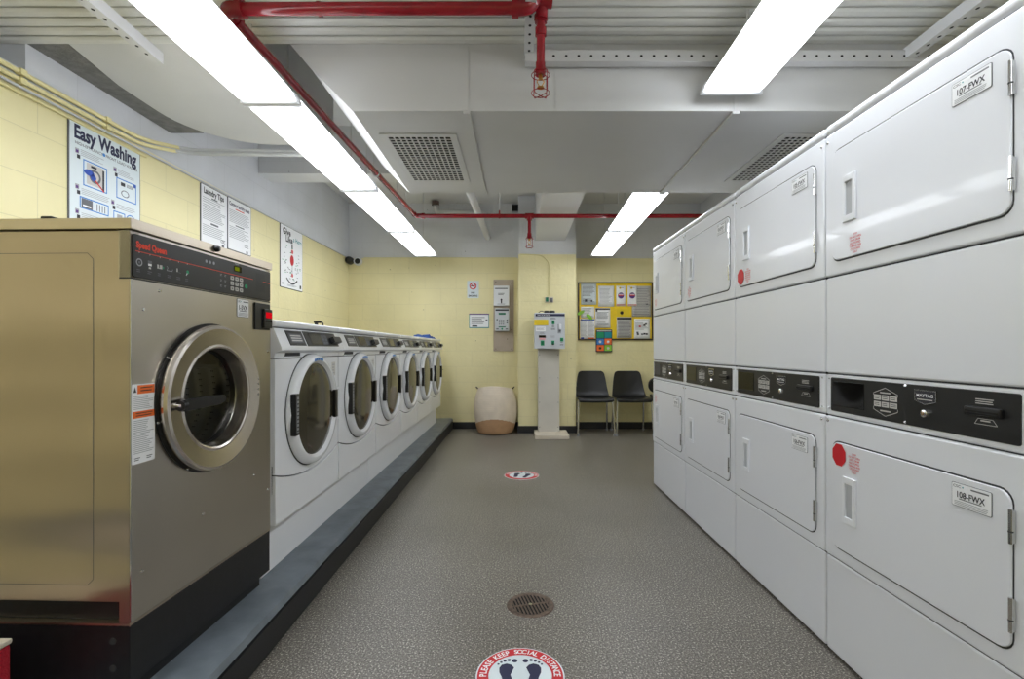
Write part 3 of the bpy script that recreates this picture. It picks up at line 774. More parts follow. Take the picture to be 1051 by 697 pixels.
WLAB = ['nearest white washer, right beside the stainless steel washer', 'second white washer from the stainless steel one',
        'third white washer from the stainless steel one', 'fourth white washer from the stainless steel one', 'fifth white washer along the curb, second to last',
        'last white washer, blue cloth on its top near the far wall']
def washer():
    t = thing('front_load_washer', WLAB[0], 'washing machine', (-.968, 1.925, .345), PI/2, 'white washers in a row on the plinth')
    W, D = .682, .70; x0 = .002
    H = .825
    # body front plate with rounded vertical edges
    b = MB(); b.box(x0, W, .012, D, .0, .79, 'white_w', .012, 3); b.build('cabinet', t)
    b = MB()
    zs = lambda u: .206-.056*(1-((u-.343)/.343)**2)
    b.box(x0+.004, W-.004, .009, .0125, .13, .24, 'seam')  # dark strip added as the shade inside the curved seam
    n = 24
    low = []
    for k in range(n+1):
        u = x0+.004+(W-x0-.008)*k/n; low.append((u, zs(u)))
    pts = [(W-.004, .0, .004), (x0+.004, .0, .004)][::-1]
    pts = [(x0+.004, 0, .004), (W-.004, 0, .004)]+[(u, 0, z-.0025) for u, z in low[::-1]]
    b.prism([(p[0], .013, p[2]) for p in pts], (0, -.017, 0), 'white_w', .004); b.build('lower_panel', t)
    b = MB()
    pts = [(u, .013, z+.0025) for u, z in low]+[(W-.004, .013, .668), (x0+.004, .013, .668)]
    b.prism(pts, (0, -.015, 0), 'white_w', .004); b.build('front_panel', t)
    # slanted fascia
    b = MB()
    b.prism([(x0, .03, .795), (x0, .004, .792), (x0, -.030, .715), (x0, -.030, .703), (x0, -.004, .692), (x0, 0, .672), (x0, .03, .672)][::-1], (W-x0, 0, 0), 'white_w', 0)
    fa = b.build('fascia', t, angle=40)
    b = MB(); b.box(x0-.001, W+.001, -.006, D, .797, H, 'white_w', .010, 3); b.build('lid', t)
    th = math.atan2(.034, .077)
    def slant(u0, u1, s0, s1, m, d0=0, d1=.003, bb=None, bev=.001):
        # rectangle lying on the slanted fascia, s measured up the slope from its foot
        R_ = Matrix.Translation((0, -.030, .715)) @ Matrix.Rotation(-th, 4, 'X')
        bb.box(u0, u1, -d1, -d0, s0, s1, m, bev, 2, rot=R_)
        return R_
    b = MB(); slant(.085, .235, .008, .076, 'console', 0, .003, b); pl = b.build('instruction_panel', t)
    b = MB(); slant(.105, .215, .022, .062, 'mid_ink', .003, .0034, b, 0)
    for k in range(3): slant(.112, .208, .028+k*.011, .033+k*.011, 'paper_g', .0034, .0037, b, 0)
    b.build('print', pl)
    b = MB(); slant(.250, .620, .006, .078, 'console', 0, .003, b); pl = b.build('control_panel', t)
    b = MB(); slant(.300, .425, .014, .070, 'smoke', .003, .0036, b, 0); b.build('display', pl)
    b = MB()
    for i in range(2):
        for j in range(3): slant(.435+i*.034, .462+i*.034, .018+j*.017, .030+j*.017, 'mid_ink', .003, .0038, b, 0)
    b.build('buttons', pl)
    b = MB(); slant(.520, .620, .018, .050, 'black', .003, .028, b, .004); cr = b.build('card_reader', t)
    b = MB(); b.box(.085, .225, -.004, .006, .676, .700, 'seam', .002); b.box(.075, .235, -.006, .006, .672, .677, 'white_w'); b.build('dispenser_pull', t)
    MB().box(x0+.002, W-.002, -.001, .02, .6685, .6715, 'seam').build('seam', t)
    # door
    c = (.343, 0, .432)
    b = MB(); b.lathe([(.252, .0), (.254, -.012), (.249, -.026), (.238, -.036), (.222, -.038), (.214, -.030), (.209, -.022)], c, 'white_w', 'Y', 64); dr = b.build('door', t, angle=50)
    b = MB(); b.lathe([(.2585, -.0025), (.250, -.004)], c, 'seam', 'Y', 64); b.build('door_seal', t)
    b = MB(); b.lathe([(.0001, -.036), (.06, -.0355), (.12, -.0335), (.17, -.030), (.200, -.026), (.212, -.022)], c, 'smoke', 'Y', 64); b.build('door_glass', dr, angle=60)
    b = MB(); b.box(.343-.249, .343-.213, -.044, -.02, .432-.088, .432+.088, 'black', .004); b.box(.343-.240, .343-.222, -.0455, -.043, .432-.075, .432+.075, 'grey_plastic', .001)
    for k in range(9): b.box(.343-.238, .343-.224, -.0465, -.045, .432-.07+k*.016, .432-.064+k*.016, 'black')
    b.build('handle', dr)
    b = MB(); b.box(.343+.200, .343+.232, -.041, -.02, .432-.07, .432+.07, 'black', .003); b.box(.343+.210, .343+.240, -.043, -.03, .432-.082, .432-.07, 'white_w', .002); b.box(.343+.210, .343+.240, -.043, -.03, .432+.07, .432+.082, 'white_w', .002)
    b.build('hinge', dr)
    b = MB()
    for k in range(5):
        a0 = PI/2+.22-k*.09; a1 = a0-.075
        b.faces([(c[0]+r*math.cos(a), -.0395, c[2]+r*math.sin(a)) for r, a in ((.2235, a0), (.2355, a0), (.2355, a1), (.2235, a1))], [(0, 1, 2, 3)], 'blue')
    b.build('door_sticker', dr)
    b = MB(); b.quad(.590, .640, .570, .640, -.0024, 'paper_g'); b.lines(.596, .634, .576, .634, -.0028, 4, 'grey_ink', .4, .3); b.build('info_sticker', t)
    return t
w0 = washer()
for k in range(1, 6):
    c = copy_tree(w0); c.location = (-.968, 1.925+.6860*k, .345); c['label'] = WLAB[k]

# blue cloth on the last washer
b = MB(); rows = []
rnd = random.Random(4)
for i in range(9):
    row = []
    for j in range(15):
        x = -.985-.20*i/8; y = 5.40+.44*j/14
        e = min(i, 8-i, j, 14-j)
        z = 1.171+(0 if e == 0 else .014+.035*abs(math.sin(j*1.3+i*.8))*rnd.uniform(.5, 1)*(1.2-j/16))
        row.append((x+rnd.uniform(-.01, .01), y+rnd.uniform(-.01, .01), z))
    rows.append(row)
b.grid(rows, 'blue_cloth'); o = b.build('cloth', angle=70)
tag(o, 'crumpled blue cloth lying on the last white washer', 'cloth')
# black valve lever behind the washers
t = thing('valve_lever', 'small black lever sticking up behind the nearest white washer', 'valve', (-1.72, 4.38, .14))
MB().cyl((-.1, 0, 0), (-.1, 0, 1.13), .014, 'conduit_grey').build('riser_pipe', t)
b = MB(); b.box(-.12, -.055, -.012, .012, 1.145, 1.165, 'black', .004); b.tube([(-.056, 0, 1.155), (-.045, 0, 1.15), (-.035, 0, 1.12)], .006, 'black', 8); b.cyl((-.1, 0, 1.11), (-.1, 0, 1.15), .015, 'black'); b.build('lever', t)

# ---------------------------------------------------------------- stainless steel washer
t = thing('steel_washer', 'large stainless steel front-load washer with round porthole on a black base', 'washing machine', (-.993, 1.243, CZ), math.radians(88.1))
W, D = .657, .78
Z0, ZB, ZL = .05, .211, 1.248            # above the curb: base foot, base top, lid top
b = MB(); b.box(.02, W-.02, .03, D-.03, 0, Z0+.01, 'black_paint'); b.build('foot', t)
b = MB(); b.box(0, W, 0, D, Z0, ZB-.004, 'black_paint', .002)
b.box(0, W, .0, D, ZB-.008, ZB-.001, 'steel_lid')
for z in (.10, .17):                     # bolt holes in the side channel
    b.cyl((-.0012, .045, z-.005), (.001, .045, z-.005), .009, 'seam', 12)
b.build('base', t)
# side panel that faces the viewer, with recessed plinth and drawn rectangle outline
b = MB()
b.box(.0, .028, .0, .028, ZB, ZL-.03, 'steel_side')                  # corner post
b.box(.004, .024, .030, D, ZB+.052, ZL-.03, 'steel_side', .002)
b.box(W-.028, W, .0, D, ZB, ZL-.03, 'steel_side')
b.box(.02, W-.02, D-.02, D, ZB, ZL-.03, 'steel_side')
b.box(.018, .03, .03, D, ZB, ZB+.06, 'black_paint')
b.build('cabinet', t)
b = MB()
# shade of a pressed line, drawn in flat grey on the side panel (panel plane x = .004)
def side_line(y0, z0, y1, z1, w_=.0016):
    d = math.hypot(y1-y0, z1-z0); ny, nz = -(z1-z0)/d*w_/2, (y1-y0)/d*w_/2
    b.faces([(.0034, y0+ny, z0+nz), (.0034, y0-ny, z0-nz), (.0034, y1-ny, z1-nz), (.0034, y1+ny, z1+nz)], [(0, 1, 2, 3)], 'mid_ink')
P = [(.60, ZB+.095), (.115, ZB+.095), (.10, ZB+.11), (.10, ZL-.103), (.115, ZL-.088), (.60, ZL-.088)]
for (a, c), (d, e) in zip(P[:-1], P[1:]): side_line(a, c, d, e)
b.build('pressed_line_shade', t)
# front panel with a round hole
CU, CZd, RH = .309, .760, .169
def plate_hole(b, u0, u1, z0, z1, y, cu, cz, r, m, n=72, th=.004):
    out = []; inn = []
    for k in range(n):
        a = 2*PI*k/n; c_, s_ = math.cos(a), math.sin(a)
        tx = ((u1 if c_ > 0 else u0)-cu)/c_ if abs(c_) > 1e-6 else 1e9
        tz = ((z1 if s_ > 0 else z0)-cz)/s_ if abs(s_) > 1e-6 else 1e9
        tt = min(tx, tz); out.append((cu+c_*tt, y, cz+s_*tt)); inn.append((cu+c_*r, y, cz+s_*r))
    # exact corners: snap nearest sample
    for cx_, cz_ in ((u0, z0), (u0, z1), (u1, z0), (u1, z1)):
        j = min(range(n), key=lambda q: (out[q][0]-cx_)**2+(out[q][2]-cz_)**2); out[j] = (cx_, y, cz_)
    F = [(k, (k+1) % n, (k+1) % n+n, k+n) for k in range(n)]
    b.faces(out+inn, F, m)
    b.faces(inn+[(p[0], y+th, p[2]) for p in inn], F, m)
PZ1 = ZL-.155
b = MB(); plate_hole(b, .0015, W-.0015, ZB+.002, PZ1, -.002, CU, CZd, RH, 'steel')
b.box(0, .003, -.002, .002, ZB+.002, PZ1, 'chrome'); b.box(W-.003, W, -.002, .002, ZB+.002, PZ1, 'steel')
fp = b.build('front_panel', t)
b = MB()
for u, z in ((.095, PZ1-.02), (.04, PZ1-.075), (.035, .33), (.27, .40), (.545, .45), (.64, .37), (.64, PZ1-.19)): screw(b, u, z, -.002, .005)
b.build('screw', fp)
MB().box(-.0006, W, -.0015, .028, PZ1, PZ1+.004, 'seam').build('seam', t)
# console
b = MB(); b.box(0, W, .0, .03, PZ1+.004, ZL-.03, 'steel'); b.build('console_frame', t)
b = MB(); b.rrect(.006, W-.003, PZ1+.006, ZL-.037, 0, -.004, .006, 'console', .001); con = b.build('console', t)
z0c, z1c = PZ1+.006, ZL-.037; hc = z1c-z0c; y = -.0046
b = MB()
b.text('Speed Queen', .014, z0c+.70*hc, .023, y, 'sq_red', 'l', .05, width=.104)
b.quad(.012, .475, z0c+.600*hc, z0c+.618*hc, y, 'sq_red'); b.quad(.60, W-.006, z0c+.600*hc, z0c+.618*hc, y, 'sq_red'); b.quad(.475, .535, z0c+.600*hc, z0c+.618*hc, y, 'sq_red')
b.build('brand_lettering', con)
b = MB()
for i in range(6):
    u = .024+i*.035; zc = z0c+.36*hc
    b.quad(u-.001, u+.001, zc+.024, zc+.027, y, 'paper_g')
    if i == 0: b.ring(u, zc, y, .007, .0105, 'grey_ink', n=14); b.quad(u-.003, u+.003, zc-.003, zc+.003, y, 'mid_ink')
    if i == 1: b.quad(u-.007, u+.007, zc+.003, zc+.010, y, 'mid_ink'); b.quad(u-.006, u+.006, zc-.004, zc+.002, y, 'paper'); b.quad(u-.004, u+.004, zc-.012, zc-.007, y, 'paper_g')
    if i == 2: b.quad(u-.010, u+.008, zc-.006, zc+.005, y, 'paper_g'); b.quad(u-.004, u-.001, zc-.004, zc+.006, y-.0002, 'ink'); b.quad(u+.010, u+.014, zc-.004, zc+.002, y, 'green')
    if i == 3: b.pline([(u-.010, zc+.006), (u-.006, zc+.002), (u-.010, zc-.006), (u+.010, zc-.006), (u+.012, zc)], .0015, y, 'grey_ink')
    if i == 4: b.quad(u-.008, u-.003, zc-.004, zc+.006, y, 'paper_g'); b.pline([(u, zc-.004), (u+.010, zc-.006)], .0015, y, 'mid_ink')
    if i == 5: b.disc(u+.002, zc+.002, y, .0055, 'green'); b.pline([(u-.004, zc-.008), (u, zc-.002)], .003, y, 'paper')
    b.lines(u-.008, u+.008, zc-.027, zc-.017, y, 2, 'mid_ink', .4, .4, i)
b.build('cycle_icons', con)
b = MB()
for i in range(3): u = .283+i*.018; b.disc(u, z0c+.80*hc, y, .0062, 'mid_ink', 10); b.disc(u, z0c+.80*hc, y-.0002, .0045, 'grey_ink', 10)
b.build('round_icons', con)
b = MB(); b.rrect(.423, .466, z0c+.72*hc, z0c+.90*hc, -.004, -.0052, .004, 'display'); b.box(.427, .452, -.0056, -.0051, z0c+.75*hc, z0c+.87*hc, 'led_green'); b.lines(.428, .452, z0c+.94*hc, z0c+.975*hc, y, 1, 'grey_ink', .6, 0); b.build('display', con)
b = MB()
for i in range(3):
    for j in range(3):
        u = .404+i*.0255; z = z0c+.12*hc+j*.018; b.rrect(u, u+.018, z, z+.013, -.004, -.0056, .003, 'paper_g'); b.quad(u+.005, u+.012, z+.0045, z+.0085, -.0058, 'mid_ink')
for i in range(2):
    for j in range(3): u = .350+i*.022; z = z0c+.16*hc+j*.018; b.lines(u, u+.010, z, z+.008, y, 2, 'grey_ink', .35, .3)
b.build('keypad', con)
b = MB(); b.disc(.492, z0c+.33*hc, -.0058, .0085, 'green', 16, sx=1.1, sz=.9); b.build('start_button', con)
b = MB(); b.quad(.555, .615, z0c+.25*hc, z0c+.86*hc, y, 'black'); b.build('speaker_window', con)
# lid
b = MB(); b.box(-.006, W+.004, -.008, D, ZL-.028, ZL, 'steel_lid', .002); b.build('lid', t)
b = MB(); b.lathe([(0, -.018), (.007, -.017), (.010, -.012), (.0105, -.005)], (.322, -.004, ZL-.012), 'black', 'Y', 18); b.ring(.322, ZL-.012, -.0225, .002, .004, 'grey_plastic', n=10); b.build('lock', t)
# door
b = MB(); b.lathe([(.169, -.001), (.169, -.007), (.234, -.007), (.234, -.001)], (CU, 0, CZd), 'black', 'Y', 72); b.build('door_gasket_or_shade', t)
b = MB(); b.lathe([(.224, -.007), (.228, -.014), (.229, -.024), (.225, -.032), (.217, -.0355), (.168, -.029), (.161, -.032), (.156, -.029), (.152, -.012), (.149, .010), (.147, .012)], (CU, 0, CZd), 'ring', 'Y', 96)
dr = b.build('door', t, angle=30)
b = MB(); b.lathe([(.0001, .004), (.08, .005), (.150, .008)], (CU, 0, CZd), 'door_glass', 'Y', 48); b.build('door_glass', dr)
b = MB(); b.lathe([(.152, .010), (.146, .012), (.146, .03)], (CU, 0, CZd), 'black', 'Y', 48); b.build('door_seal', dr)
b = MB()
b.cyl((CU-.203, -.052, CZd-.005), (CU-.185, -.052, CZd-.005), .014, 'black'); b.cyl((CU-.196, -.034, CZd-.005), (CU-.196, -.056, CZd-.005), .008, 'chrome')
b.prism([(CU-.195, -.062, CZd-.021), (CU-.04, -.062, CZd-.017), (CU-.018, -.062, CZd-.010), (CU-.014, -.062, CZd), (CU-.022, -.062, CZd+.009), (CU-.08, -.062, CZd+.012), (CU-.195, -.062, CZd+.010)], (0, .022, 0), 'black', .004)
b.build('handle', dr)
b = MB()
for z in (.035, .018, -.002, -.02): screw(b, CU+.212, CZd+z+.01, -.0355, .004)
for a in (2.55, 3.35, 4.2): screw(b, CU+.2315*math.cos(a), CZd+.2315*math.sin(a), -.008, .004)
b.build('hinge_screw', dr)
b = MB(); prof = [(.176, .012), (.176, .04)]
for k in range(6): prof += [(.215 if k else .19, .045+k*.05), (.215, .058+k*.05), (.208, .068+k*.05), (.208, .082+k*.05)]
prof += [(.21, .40), (.0001, .41)]
b.lathe(prof, (CU, 0, CZd), 'drum', 'Y', 48)
rr = .2065
for i in range(5):
    for k in range(60):
        a = 2*PI*k/60+(i % 2)*.05; yy = .073+(i)*.05
        for dy in (0, .006):
            u, z = CU+rr*math.cos(a), CZd+rr*math.sin(a)
            tn = Vector((-math.sin(a), 0, math.cos(a)))*.002
            p0 = Vector((u, yy+dy, z)); q = Vector((0, .0018, 0))
            b.faces([p0-tn-q, p0+tn-q, p0+tn+q, p0-tn+q], [(0, 1, 2, 3)], 'dark')
for a in (.6, 2.7, 4.8):
    pts_ = [(CU+r*math.cos(a+d), .06, CZd+r*math.sin(a+d)) for r, d in ((.214, -.2), (.165, -.04), (.165, .04), (.214, .2))]
    b.prism(pts_, (0, .32, 0), 'drum')
b.build('drum', t, angle=40)
# stickers and coin reader
b = MB(); b.rrect(.003, .078, .615, .822, -.002, -.0026, .003, 'paper'); y = -.0029
b.quad(.020, .077, .796, .819, y, 'orange'); b.quad(.005, .077, .733, .751, y, 'orange'); b.lines(.03, .07, .800, .816, y-.0002, 2, 'ink', .35, .1); b.lines(.015, .07, .736, .749, y-.0002, 2, 'ink', .35, .1)
b.prism([(.007, y, .800), (.017, y, .800), (.012, y, .815)], (0, -.0001, 0), 'ink')
b.lines(.008, .074, .755, .792, y, 8, 'grey_ink', .35, .3, 2); b.lines(.008, .074, .640, .729, y, 18, 'grey_ink', .35, .4, 5); b.lines(.01, .03, .622, .632, y, 2, 'ink', .4, .3); b.lines(.05, .07, .622, .632, y, 2, 'ink', .4, .3)
b.build('warning_sticker', t)
b = MB(); tag_label(b, .442, .512, PZ1-.068, PZ1-.004, -.002, '1-5VX', 3); b.build('asset_label', t)
b = MB(); b.box(.545, .645, -.008, -.002, PZ1-.108, PZ1-.008, 'black', .002); b.box(.594, .648, -.016, -.007, PZ1-.100, PZ1-.028, 'console', .003); cr = b.build('card_reader', t)
b = MB(); b.box(.602, .641, -.0178, -.0158, PZ1-.062, PZ1-.040, 'led_red'); b.build('display', cr)
b = MB(); b.box(.600, .642, -.0176, -.0158, PZ1-.078, PZ1-.072, 'dark'); b.build('slot', cr)

# small things lying on the steel washer
o = MB().box(0, .11, 0, .05, 0, .013, 'green_dk', .003).build('folded_case'); o.location = (-1.09, 1.33, CZ+ZL+.0005); o.rotation_euler = (0, 0, 1.35)
tag(o, 'flat dark green case lying on top of the steel washer', 'case')
o = MB().box(0, .03, 0, .04, 0, .010, 'black', .003).build('black_clip'); o.location = (-1.24, 1.26, CZ+ZL+.0005)
tag(o, 'small black clip lying at the left on the steel washer top', 'clip')
# red box at the bottom left corner
t = thing('red_box', 'red rough textured box with cream top, bottom left corner by the steel washer', 'box', (-1.36, 1.06, CZ))
MB().box(-.14, .14, -.11, .11, 0, .205, 'red_fabric', .006).build('body', t)
MB().box(-.142, .142, -.112, .112, .205, .218, 'kiosk_base', .004).build('lid', t)

# ---------------------------------------------------------------- posters on the left wall
def wallboard(name, label, cat, y0, wd, z0, z1, grp=None, border='mid_ink', face='paper_c'):
    t = thing(name, label, cat, (XL, y0, z0), PI/2, grp)
    h = z1-z0
    MB().rrect(0, wd, 0, h, .002, -.006, .010, border, .001).build('backing', t)
    MB().rrect(.006, wd-.006, .006, h-.006, -.006, -.0072, .007, face).build('sheet', t)
    return t, h
Y_ = -.0076
t, h = wallboard('poster', 'large Easy Washing poster on the yellow wall above the steel washer', 'poster', 2.403, .457, 1.59, 2.205)
b = MB(); b.text('Easy Washing', .228, h-.088, .094, Y_, 'navy', 'c', .040, width=.395)
b.text('HIGH-EFFICIENCY   FRONT LOAD WASHER', .235, h-.120, .022, Y_, 'ink', 'c', .004, width=.40); b.disc(.205, h-.112, Y_-.0002, .009, 'blue'); b.build('title', t)
b = MB()
def pic(u0, u1, z0, z1): b.frame(u0, u1, z0, z1, Y_, .006, 'blue')
def lead(u, z):
    b.quad(u, u+.022, z, z+.026, Y_, 'grey_ink'); b.quad(u+.004, u+.018, z+.004, z+.018, Y_-.0002, 'purple'); b.quad(u+.010, u+.028, z-.024, z-.004, Y_, 'ink')
lead(.035, h-.165); b.lines(.065, .210, h-.17, h-.135, Y_, 4, 'grey_ink', .35, .3, 1); pic(.08, .225, h-.315, h-.18)
b.rrect(.10, .205, h-.300, h-.19, -.0072, Y_, .006, 'paper_g'); b.ring(.15, h-.25, Y_-.0002, .024, .036, 'mid_ink', n=24); b.quad(.125, .16, h-.21, h-.198, Y_-.0002, 'ink'); b.quad(.195, .207, h-.31, h-.2, Y_-.0003, 'ink')
b.disc(.115, h-.240, Y_-.0004, .02, 'deep_blue', sx=1.5, sz=.8); b.disc(.140, h-.258, Y_-.0004, .017, 'deep_blue'); b.pline([(.150, h-.268), (.205, h-.312)], .008, Y_-.0006, 'red')
lead(.265, h-.175); b.lines(.295, .41, h-.185, h-.15, Y_, 4, 'grey_ink', .35, .3, 2); pic(.285, .425, h-.315, h-.20)
b.ring(.345, h-.278, Y_, .022, .028, 'mid_ink', n=24, sz=.7); b.quad(.315, .345, h-.238, h-.218, Y_, 'ink'); b.lines(.355, .41, h-.238, h-.218, Y_, 3, 'mid_ink', .5, .2); b.disc(.413, h-.212, Y_-.0003, .010, 'deep_blue')
lead(.035, h-.345); b.lines(.070, .25, h-.365, h-.33, Y_, 4, 'grey_ink', .35, .2, 3); pic(.06, .235, h-.435, h-.375); b.quad(.07, .135, h-.43, h-.382, Y_-.0002, 'mid_ink'); b.lines(.078, .125, h-.425, h-.41, Y_-.0004, 1, 'paper', .5, 0)
for k in range(4): b.quad(.160+k*.016, .165+k*.016, h-.425, h-.388, Y_, 'mid_ink')
lead(.25, h-.36); b.lines(.285, .42, h-.375, h-.345, Y_, 3, 'grey_ink', .35, .3, 4); pic(.265, .345, h-.455, h-.39); b.ring(.385, h-.42, Y_, .028, .034, 'blue', n=24); b.quad(.29, .325, h-.43, h-.405, Y_, 'grey_ink')
lead(.035, h-.47); b.lines(.070, .30, h-.49, h-.455, Y_, 4, 'grey_ink', .35, .2, 5); b.lines(.19, .30, h-.53, h-.50, Y_, 2, 'red_soft', .5, .2, 6); pic(.045, .175, h-.600, h-.50); b.quad(.09, .125, h-.535, h-.515, Y_, 'ink'); b.ring(.11, h-.57, Y_, .02, .026, 'mid_ink', n=20)
b.build('illustrations', t)
t, h = wallboard('sign', 'Laundry Tips sign, left of the two text signs above the steel washer', 'sign', 3.403, .312, 1.80, 2.222, 'text signs on the left wall', face='paper')
b = MB(); b.text('Laundry Tips', .150, h-.062, .058, Y_, 'ink', 'c', .035, width=.235); b.build('title', t)
b = MB(); b.lines(.02, .29, h-.13, h-.085, Y_, 3, 'grey_ink', .3, .3, 1); b.lines(.12, .19, h-.088, h-.075, Y_, 1, 'mid_ink', .7, .0); b.lines(.02, .29, h-.25, h-.135, Y_, 9, 'grey_ink', .35, .25, 2)
b.lines(.11, .20, h-.275, h-.257, Y_, 1, 'mid_ink', .7, 0); b.lines(.02, .29, h-.36, h-.28, Y_, 6, 'grey_ink', .35, .3, 3); b.text('CSC', .255, h-.375, .030, Y_, 'ink', 'c', .02); b.quad(.24, .27, .012, .035, Y_, 'mid_ink'); b.build('text_lines', t)
t, h = wallboard('sign', 'narrower text sign touching the right side of the Laundry Tips sign', 'sign', 3.72, .326, 1.82, 2.225, 'text signs on the left wall', face='paper')
b = MB(); b.text('Common laundry needs', .160, h-.058, .040, Y_, 'navy', 'c', .03, width=.28); b.build('title', t)
b = MB(); b.lines(.10, .22, h-.082, h-.068, Y_, 1, 'red_soft', .6, 0); b.lines(.02, .30, h-.19, h-.088, Y_, 8, 'grey_ink', .35, .2, 7); b.lines(.10, .22, h-.21, h-.197, Y_, 1, 'mid_ink', .7, 0); b.lines(.02, .30, h-.31, h-.215, Y_, 7, 'grey_ink', .35, .3, 8)
b.text('CSC', .255, h-.350, .032, Y_, 'ink', 'c', .02); b.quad(.25, .275, .008, .03, Y_, 'mid_ink'); b.build('text_lines', t)
t, h = wallboard('poster', 'small rounded poster with red figures, farthest on the left wall', 'poster', 4.54, .47, 1.635, 2.235, border='ink', face='paper')
b = MB(); b.text('Give', .05, h-.085, .085, Y_, 'ink', 'l', .03); b.text('Like', .11, h-.15, .085, Y_, 'ink', 'l', .03); b.text('a Hero', .26, h-.125, .065, Y_, 'teal', 'l', .01); b.build('title', t)
b = MB(); rnd = random.Random(3)
b.disc(.235, .285, Y_, .040, 'red', sz=1.3); b.disc(.24, .37, Y_, .022, 'red_soft'); b.quad(.225, .25, .40, .44, Y_, 'ink'); b.disc(.24, .14, Y_, .02, 'red_soft'); b.quad(.235, .243, .15, .25, Y_, 'mid_ink')
for k in range(46):
    a = rnd.uniform(0, 2*PI); r = rnd.uniform(.09, .19); u = .235+r*math.cos(a); z = .27+r*math.sin(a)*.95
    b.quad(u-.012, u+.012, z-.003, z+.003, Y_, rnd.choice(['ink', 'mid_ink', 'green', 'mid_ink']))
b.pline([(.12+.23*k/12, .10-.045*math.sin(PI*k/12)) for k in range(13)], .016, Y_, 'ink'); b.lines(.14, .34, .025, .045, Y_, 2, 'grey_ink', .5, .2); b.quad(.40, .435, .025, .06, Y_, 'ink'); b.text('CSC', .03, .03, .03, Y_, 'ink')
b.build('illustrations', t)

# ---------------------------------------------------------------- far wall signs
PXL = 6.4/499
def wx(px, Y=6.4): return (px-532)*Y/499
def wz(py, Y=6.4): return EYE+(358-py)*Y/499
def flat(name, label, cat, px0, px1, py0, py1, m, Y=6.4, th=.004, grp=None, off=.0):
    t = thing(name, label, cat, (wx(px0, Y), Y-off, wz(py1, Y)), 0, grp)
    W_ = wx(px1, Y)-wx(px0, Y); H_ = wz(py0, Y)-wz(py1, Y)
    MB().box(0, W_, -th, 0, 0, H_, m, .0008).build('sheet', t)
    return t, W_, H_
t, W_, H_ = flat('sign', 'no smoking sign with red prohibition ring on the far wall', 'sign', 479.5, 491.5, 288.3, 306, 'paper_c')
b = MB(); c = (W_/2, H_*.70); yy = -.0045
b.quad(c[0]-.028, c[0]+.026, c[1]-.006, c[1]+.006, yy, 'ink'); b.quad(c[0]+.022, c[0]+.03, c[1]+.006, c[1]+.022, yy, 'mid_ink')
b.ring(c[0], c[1], yy-.0004, .034, .047, 'red', n=28); b.pline([(c[0]-.027, c[1]+.027), (c[0]+.027, c[1]-.027)], .010, yy-.0005, 'red')
b.text('NO', W_/2, H_*.26, .032, yy, 'ink', 'c', .03); b.text('SMOKING', W_/2, H_*.08, .032, yy, 'ink', 'c', .035, width=W_*.78); b.build('print', t)
t, W_, H_ = flat('sign', 'small landscape sign with green and purple border left of the grey board', 'sign', 481.5, 502.0, 322, 336.8, 'teal')
b = MB(); b.quad(.008, W_-.008, .012, H_-.014, -.0044, 'paper'); b.quad(0, W_, H_-.013, H_, -.0044, 'purple'); b.lines(.03, W_-.05, .05, H_-.04, -.0047, 5, 'mid_ink', .4, .3); b.quad(.04, .11, .018, .036, -.0047, 'ink'); b.quad(W_-.045, W_-.02, H_*.5, H_*.6, -.0047, 'mid_ink'); b.build('print', t)
# grey backboard with dispenser and card machine
BX0, BX1 = wx(506.6), wx(527.4)
t = thing('backboard', 'tan grey painted board on the far wall behind the two wall machines', 'board', (BX0, 6.4, wz(360.5)))
BW, BH = BX1-BX0, wz(287.2)-wz(360.5)
MB().box(0, BW, -.018, .002, 0, BH, 'wood_tan', .002).build('panel', t)
b = MB()
for u, z in ((.03, .03), (BW-.03, .03), (.03, BH-.03), (BW-.03, BH-.05), (.03, BH*.5), (BW-.03, BH*.3), (BW*.68, BH*.17)): screw(b, u, z, -.018, .006, 'seam')
b.build('screws', t)
t = thing('wall_dispenser', 'white wall box with keyhole picture, upper one on the grey board', 'dispenser', (wx(506.9), 6.382, wz(314.3)))
DW, DH = wx(522.7)-wx(506.9), wz(294)-wz(314.3)
MB().box(0, DW, -.06, 0, 0, DH, 'white_plastic', .006).build('body', t)
b = MB(); yy = -.0604; b.quad(.02, DW-.02, DH-.045, DH-.03, yy, 'mid_ink'); b.lines(.06, DW-.06, DH*.52, DH*.64, yy, 2, 'mid_ink', .5, .2); b.disc(DW/2, DH*.30, yy, .012, 'ink'); b.quad(DW/2-.008, DW/2+.008, DH*.12, DH*.28, yy, 'ink'); b.lines(.05, DW-.05, .01, .03, yy, 2, 'grey_ink', .5, .1); b.build('print', t)
t = thing('card_machine', 'grey keypad card machine below the white box on the grey board', 'card machine', (wx(508.2), 6.3815, wz(340.3)))
DW, DH = wx(523)-wx(508.2), wz(317)-wz(340.3)
MB().box(0, DW, -.09, 0, 0, DH, 'kiosk', .014, 3).build('body', t)
b = MB(); yy = -.0905; b.box(.01, DW-.01, -.0915, -.0895, DH-.035, DH-.015, 'ink'); b.box(.05, DW-.05, -.0915, -.0895, DH-.085, DH-.06, 'green_dk', .001); b.build('display', t)
b = MB()
for i in range(3):
    for j in range(3): b.box(.055+i*.025, .070+i*.025, -.0925, -.0895, .085+j*.024, .097+j*.024, 'mid_ink', .001)
b.disc(.03, .15, yy, .009, 'ink'); b.disc(DW-.03, .14, yy, .010, 'ink'); b.disc(DW-.03, .11, yy, .010, 'mid_ink'); b.box(.05, DW-.05, -.092, -.0895, .05, .062, 'green_dk'); b.disc(DW/2, .03, yy, .012, 'green'); b.quad(.02, .05, .022, .036, yy, 'mid_ink'); b.quad(DW-.05, DW-.02, .022, .036, yy, 'mid_ink')
b.build('keypad', t)

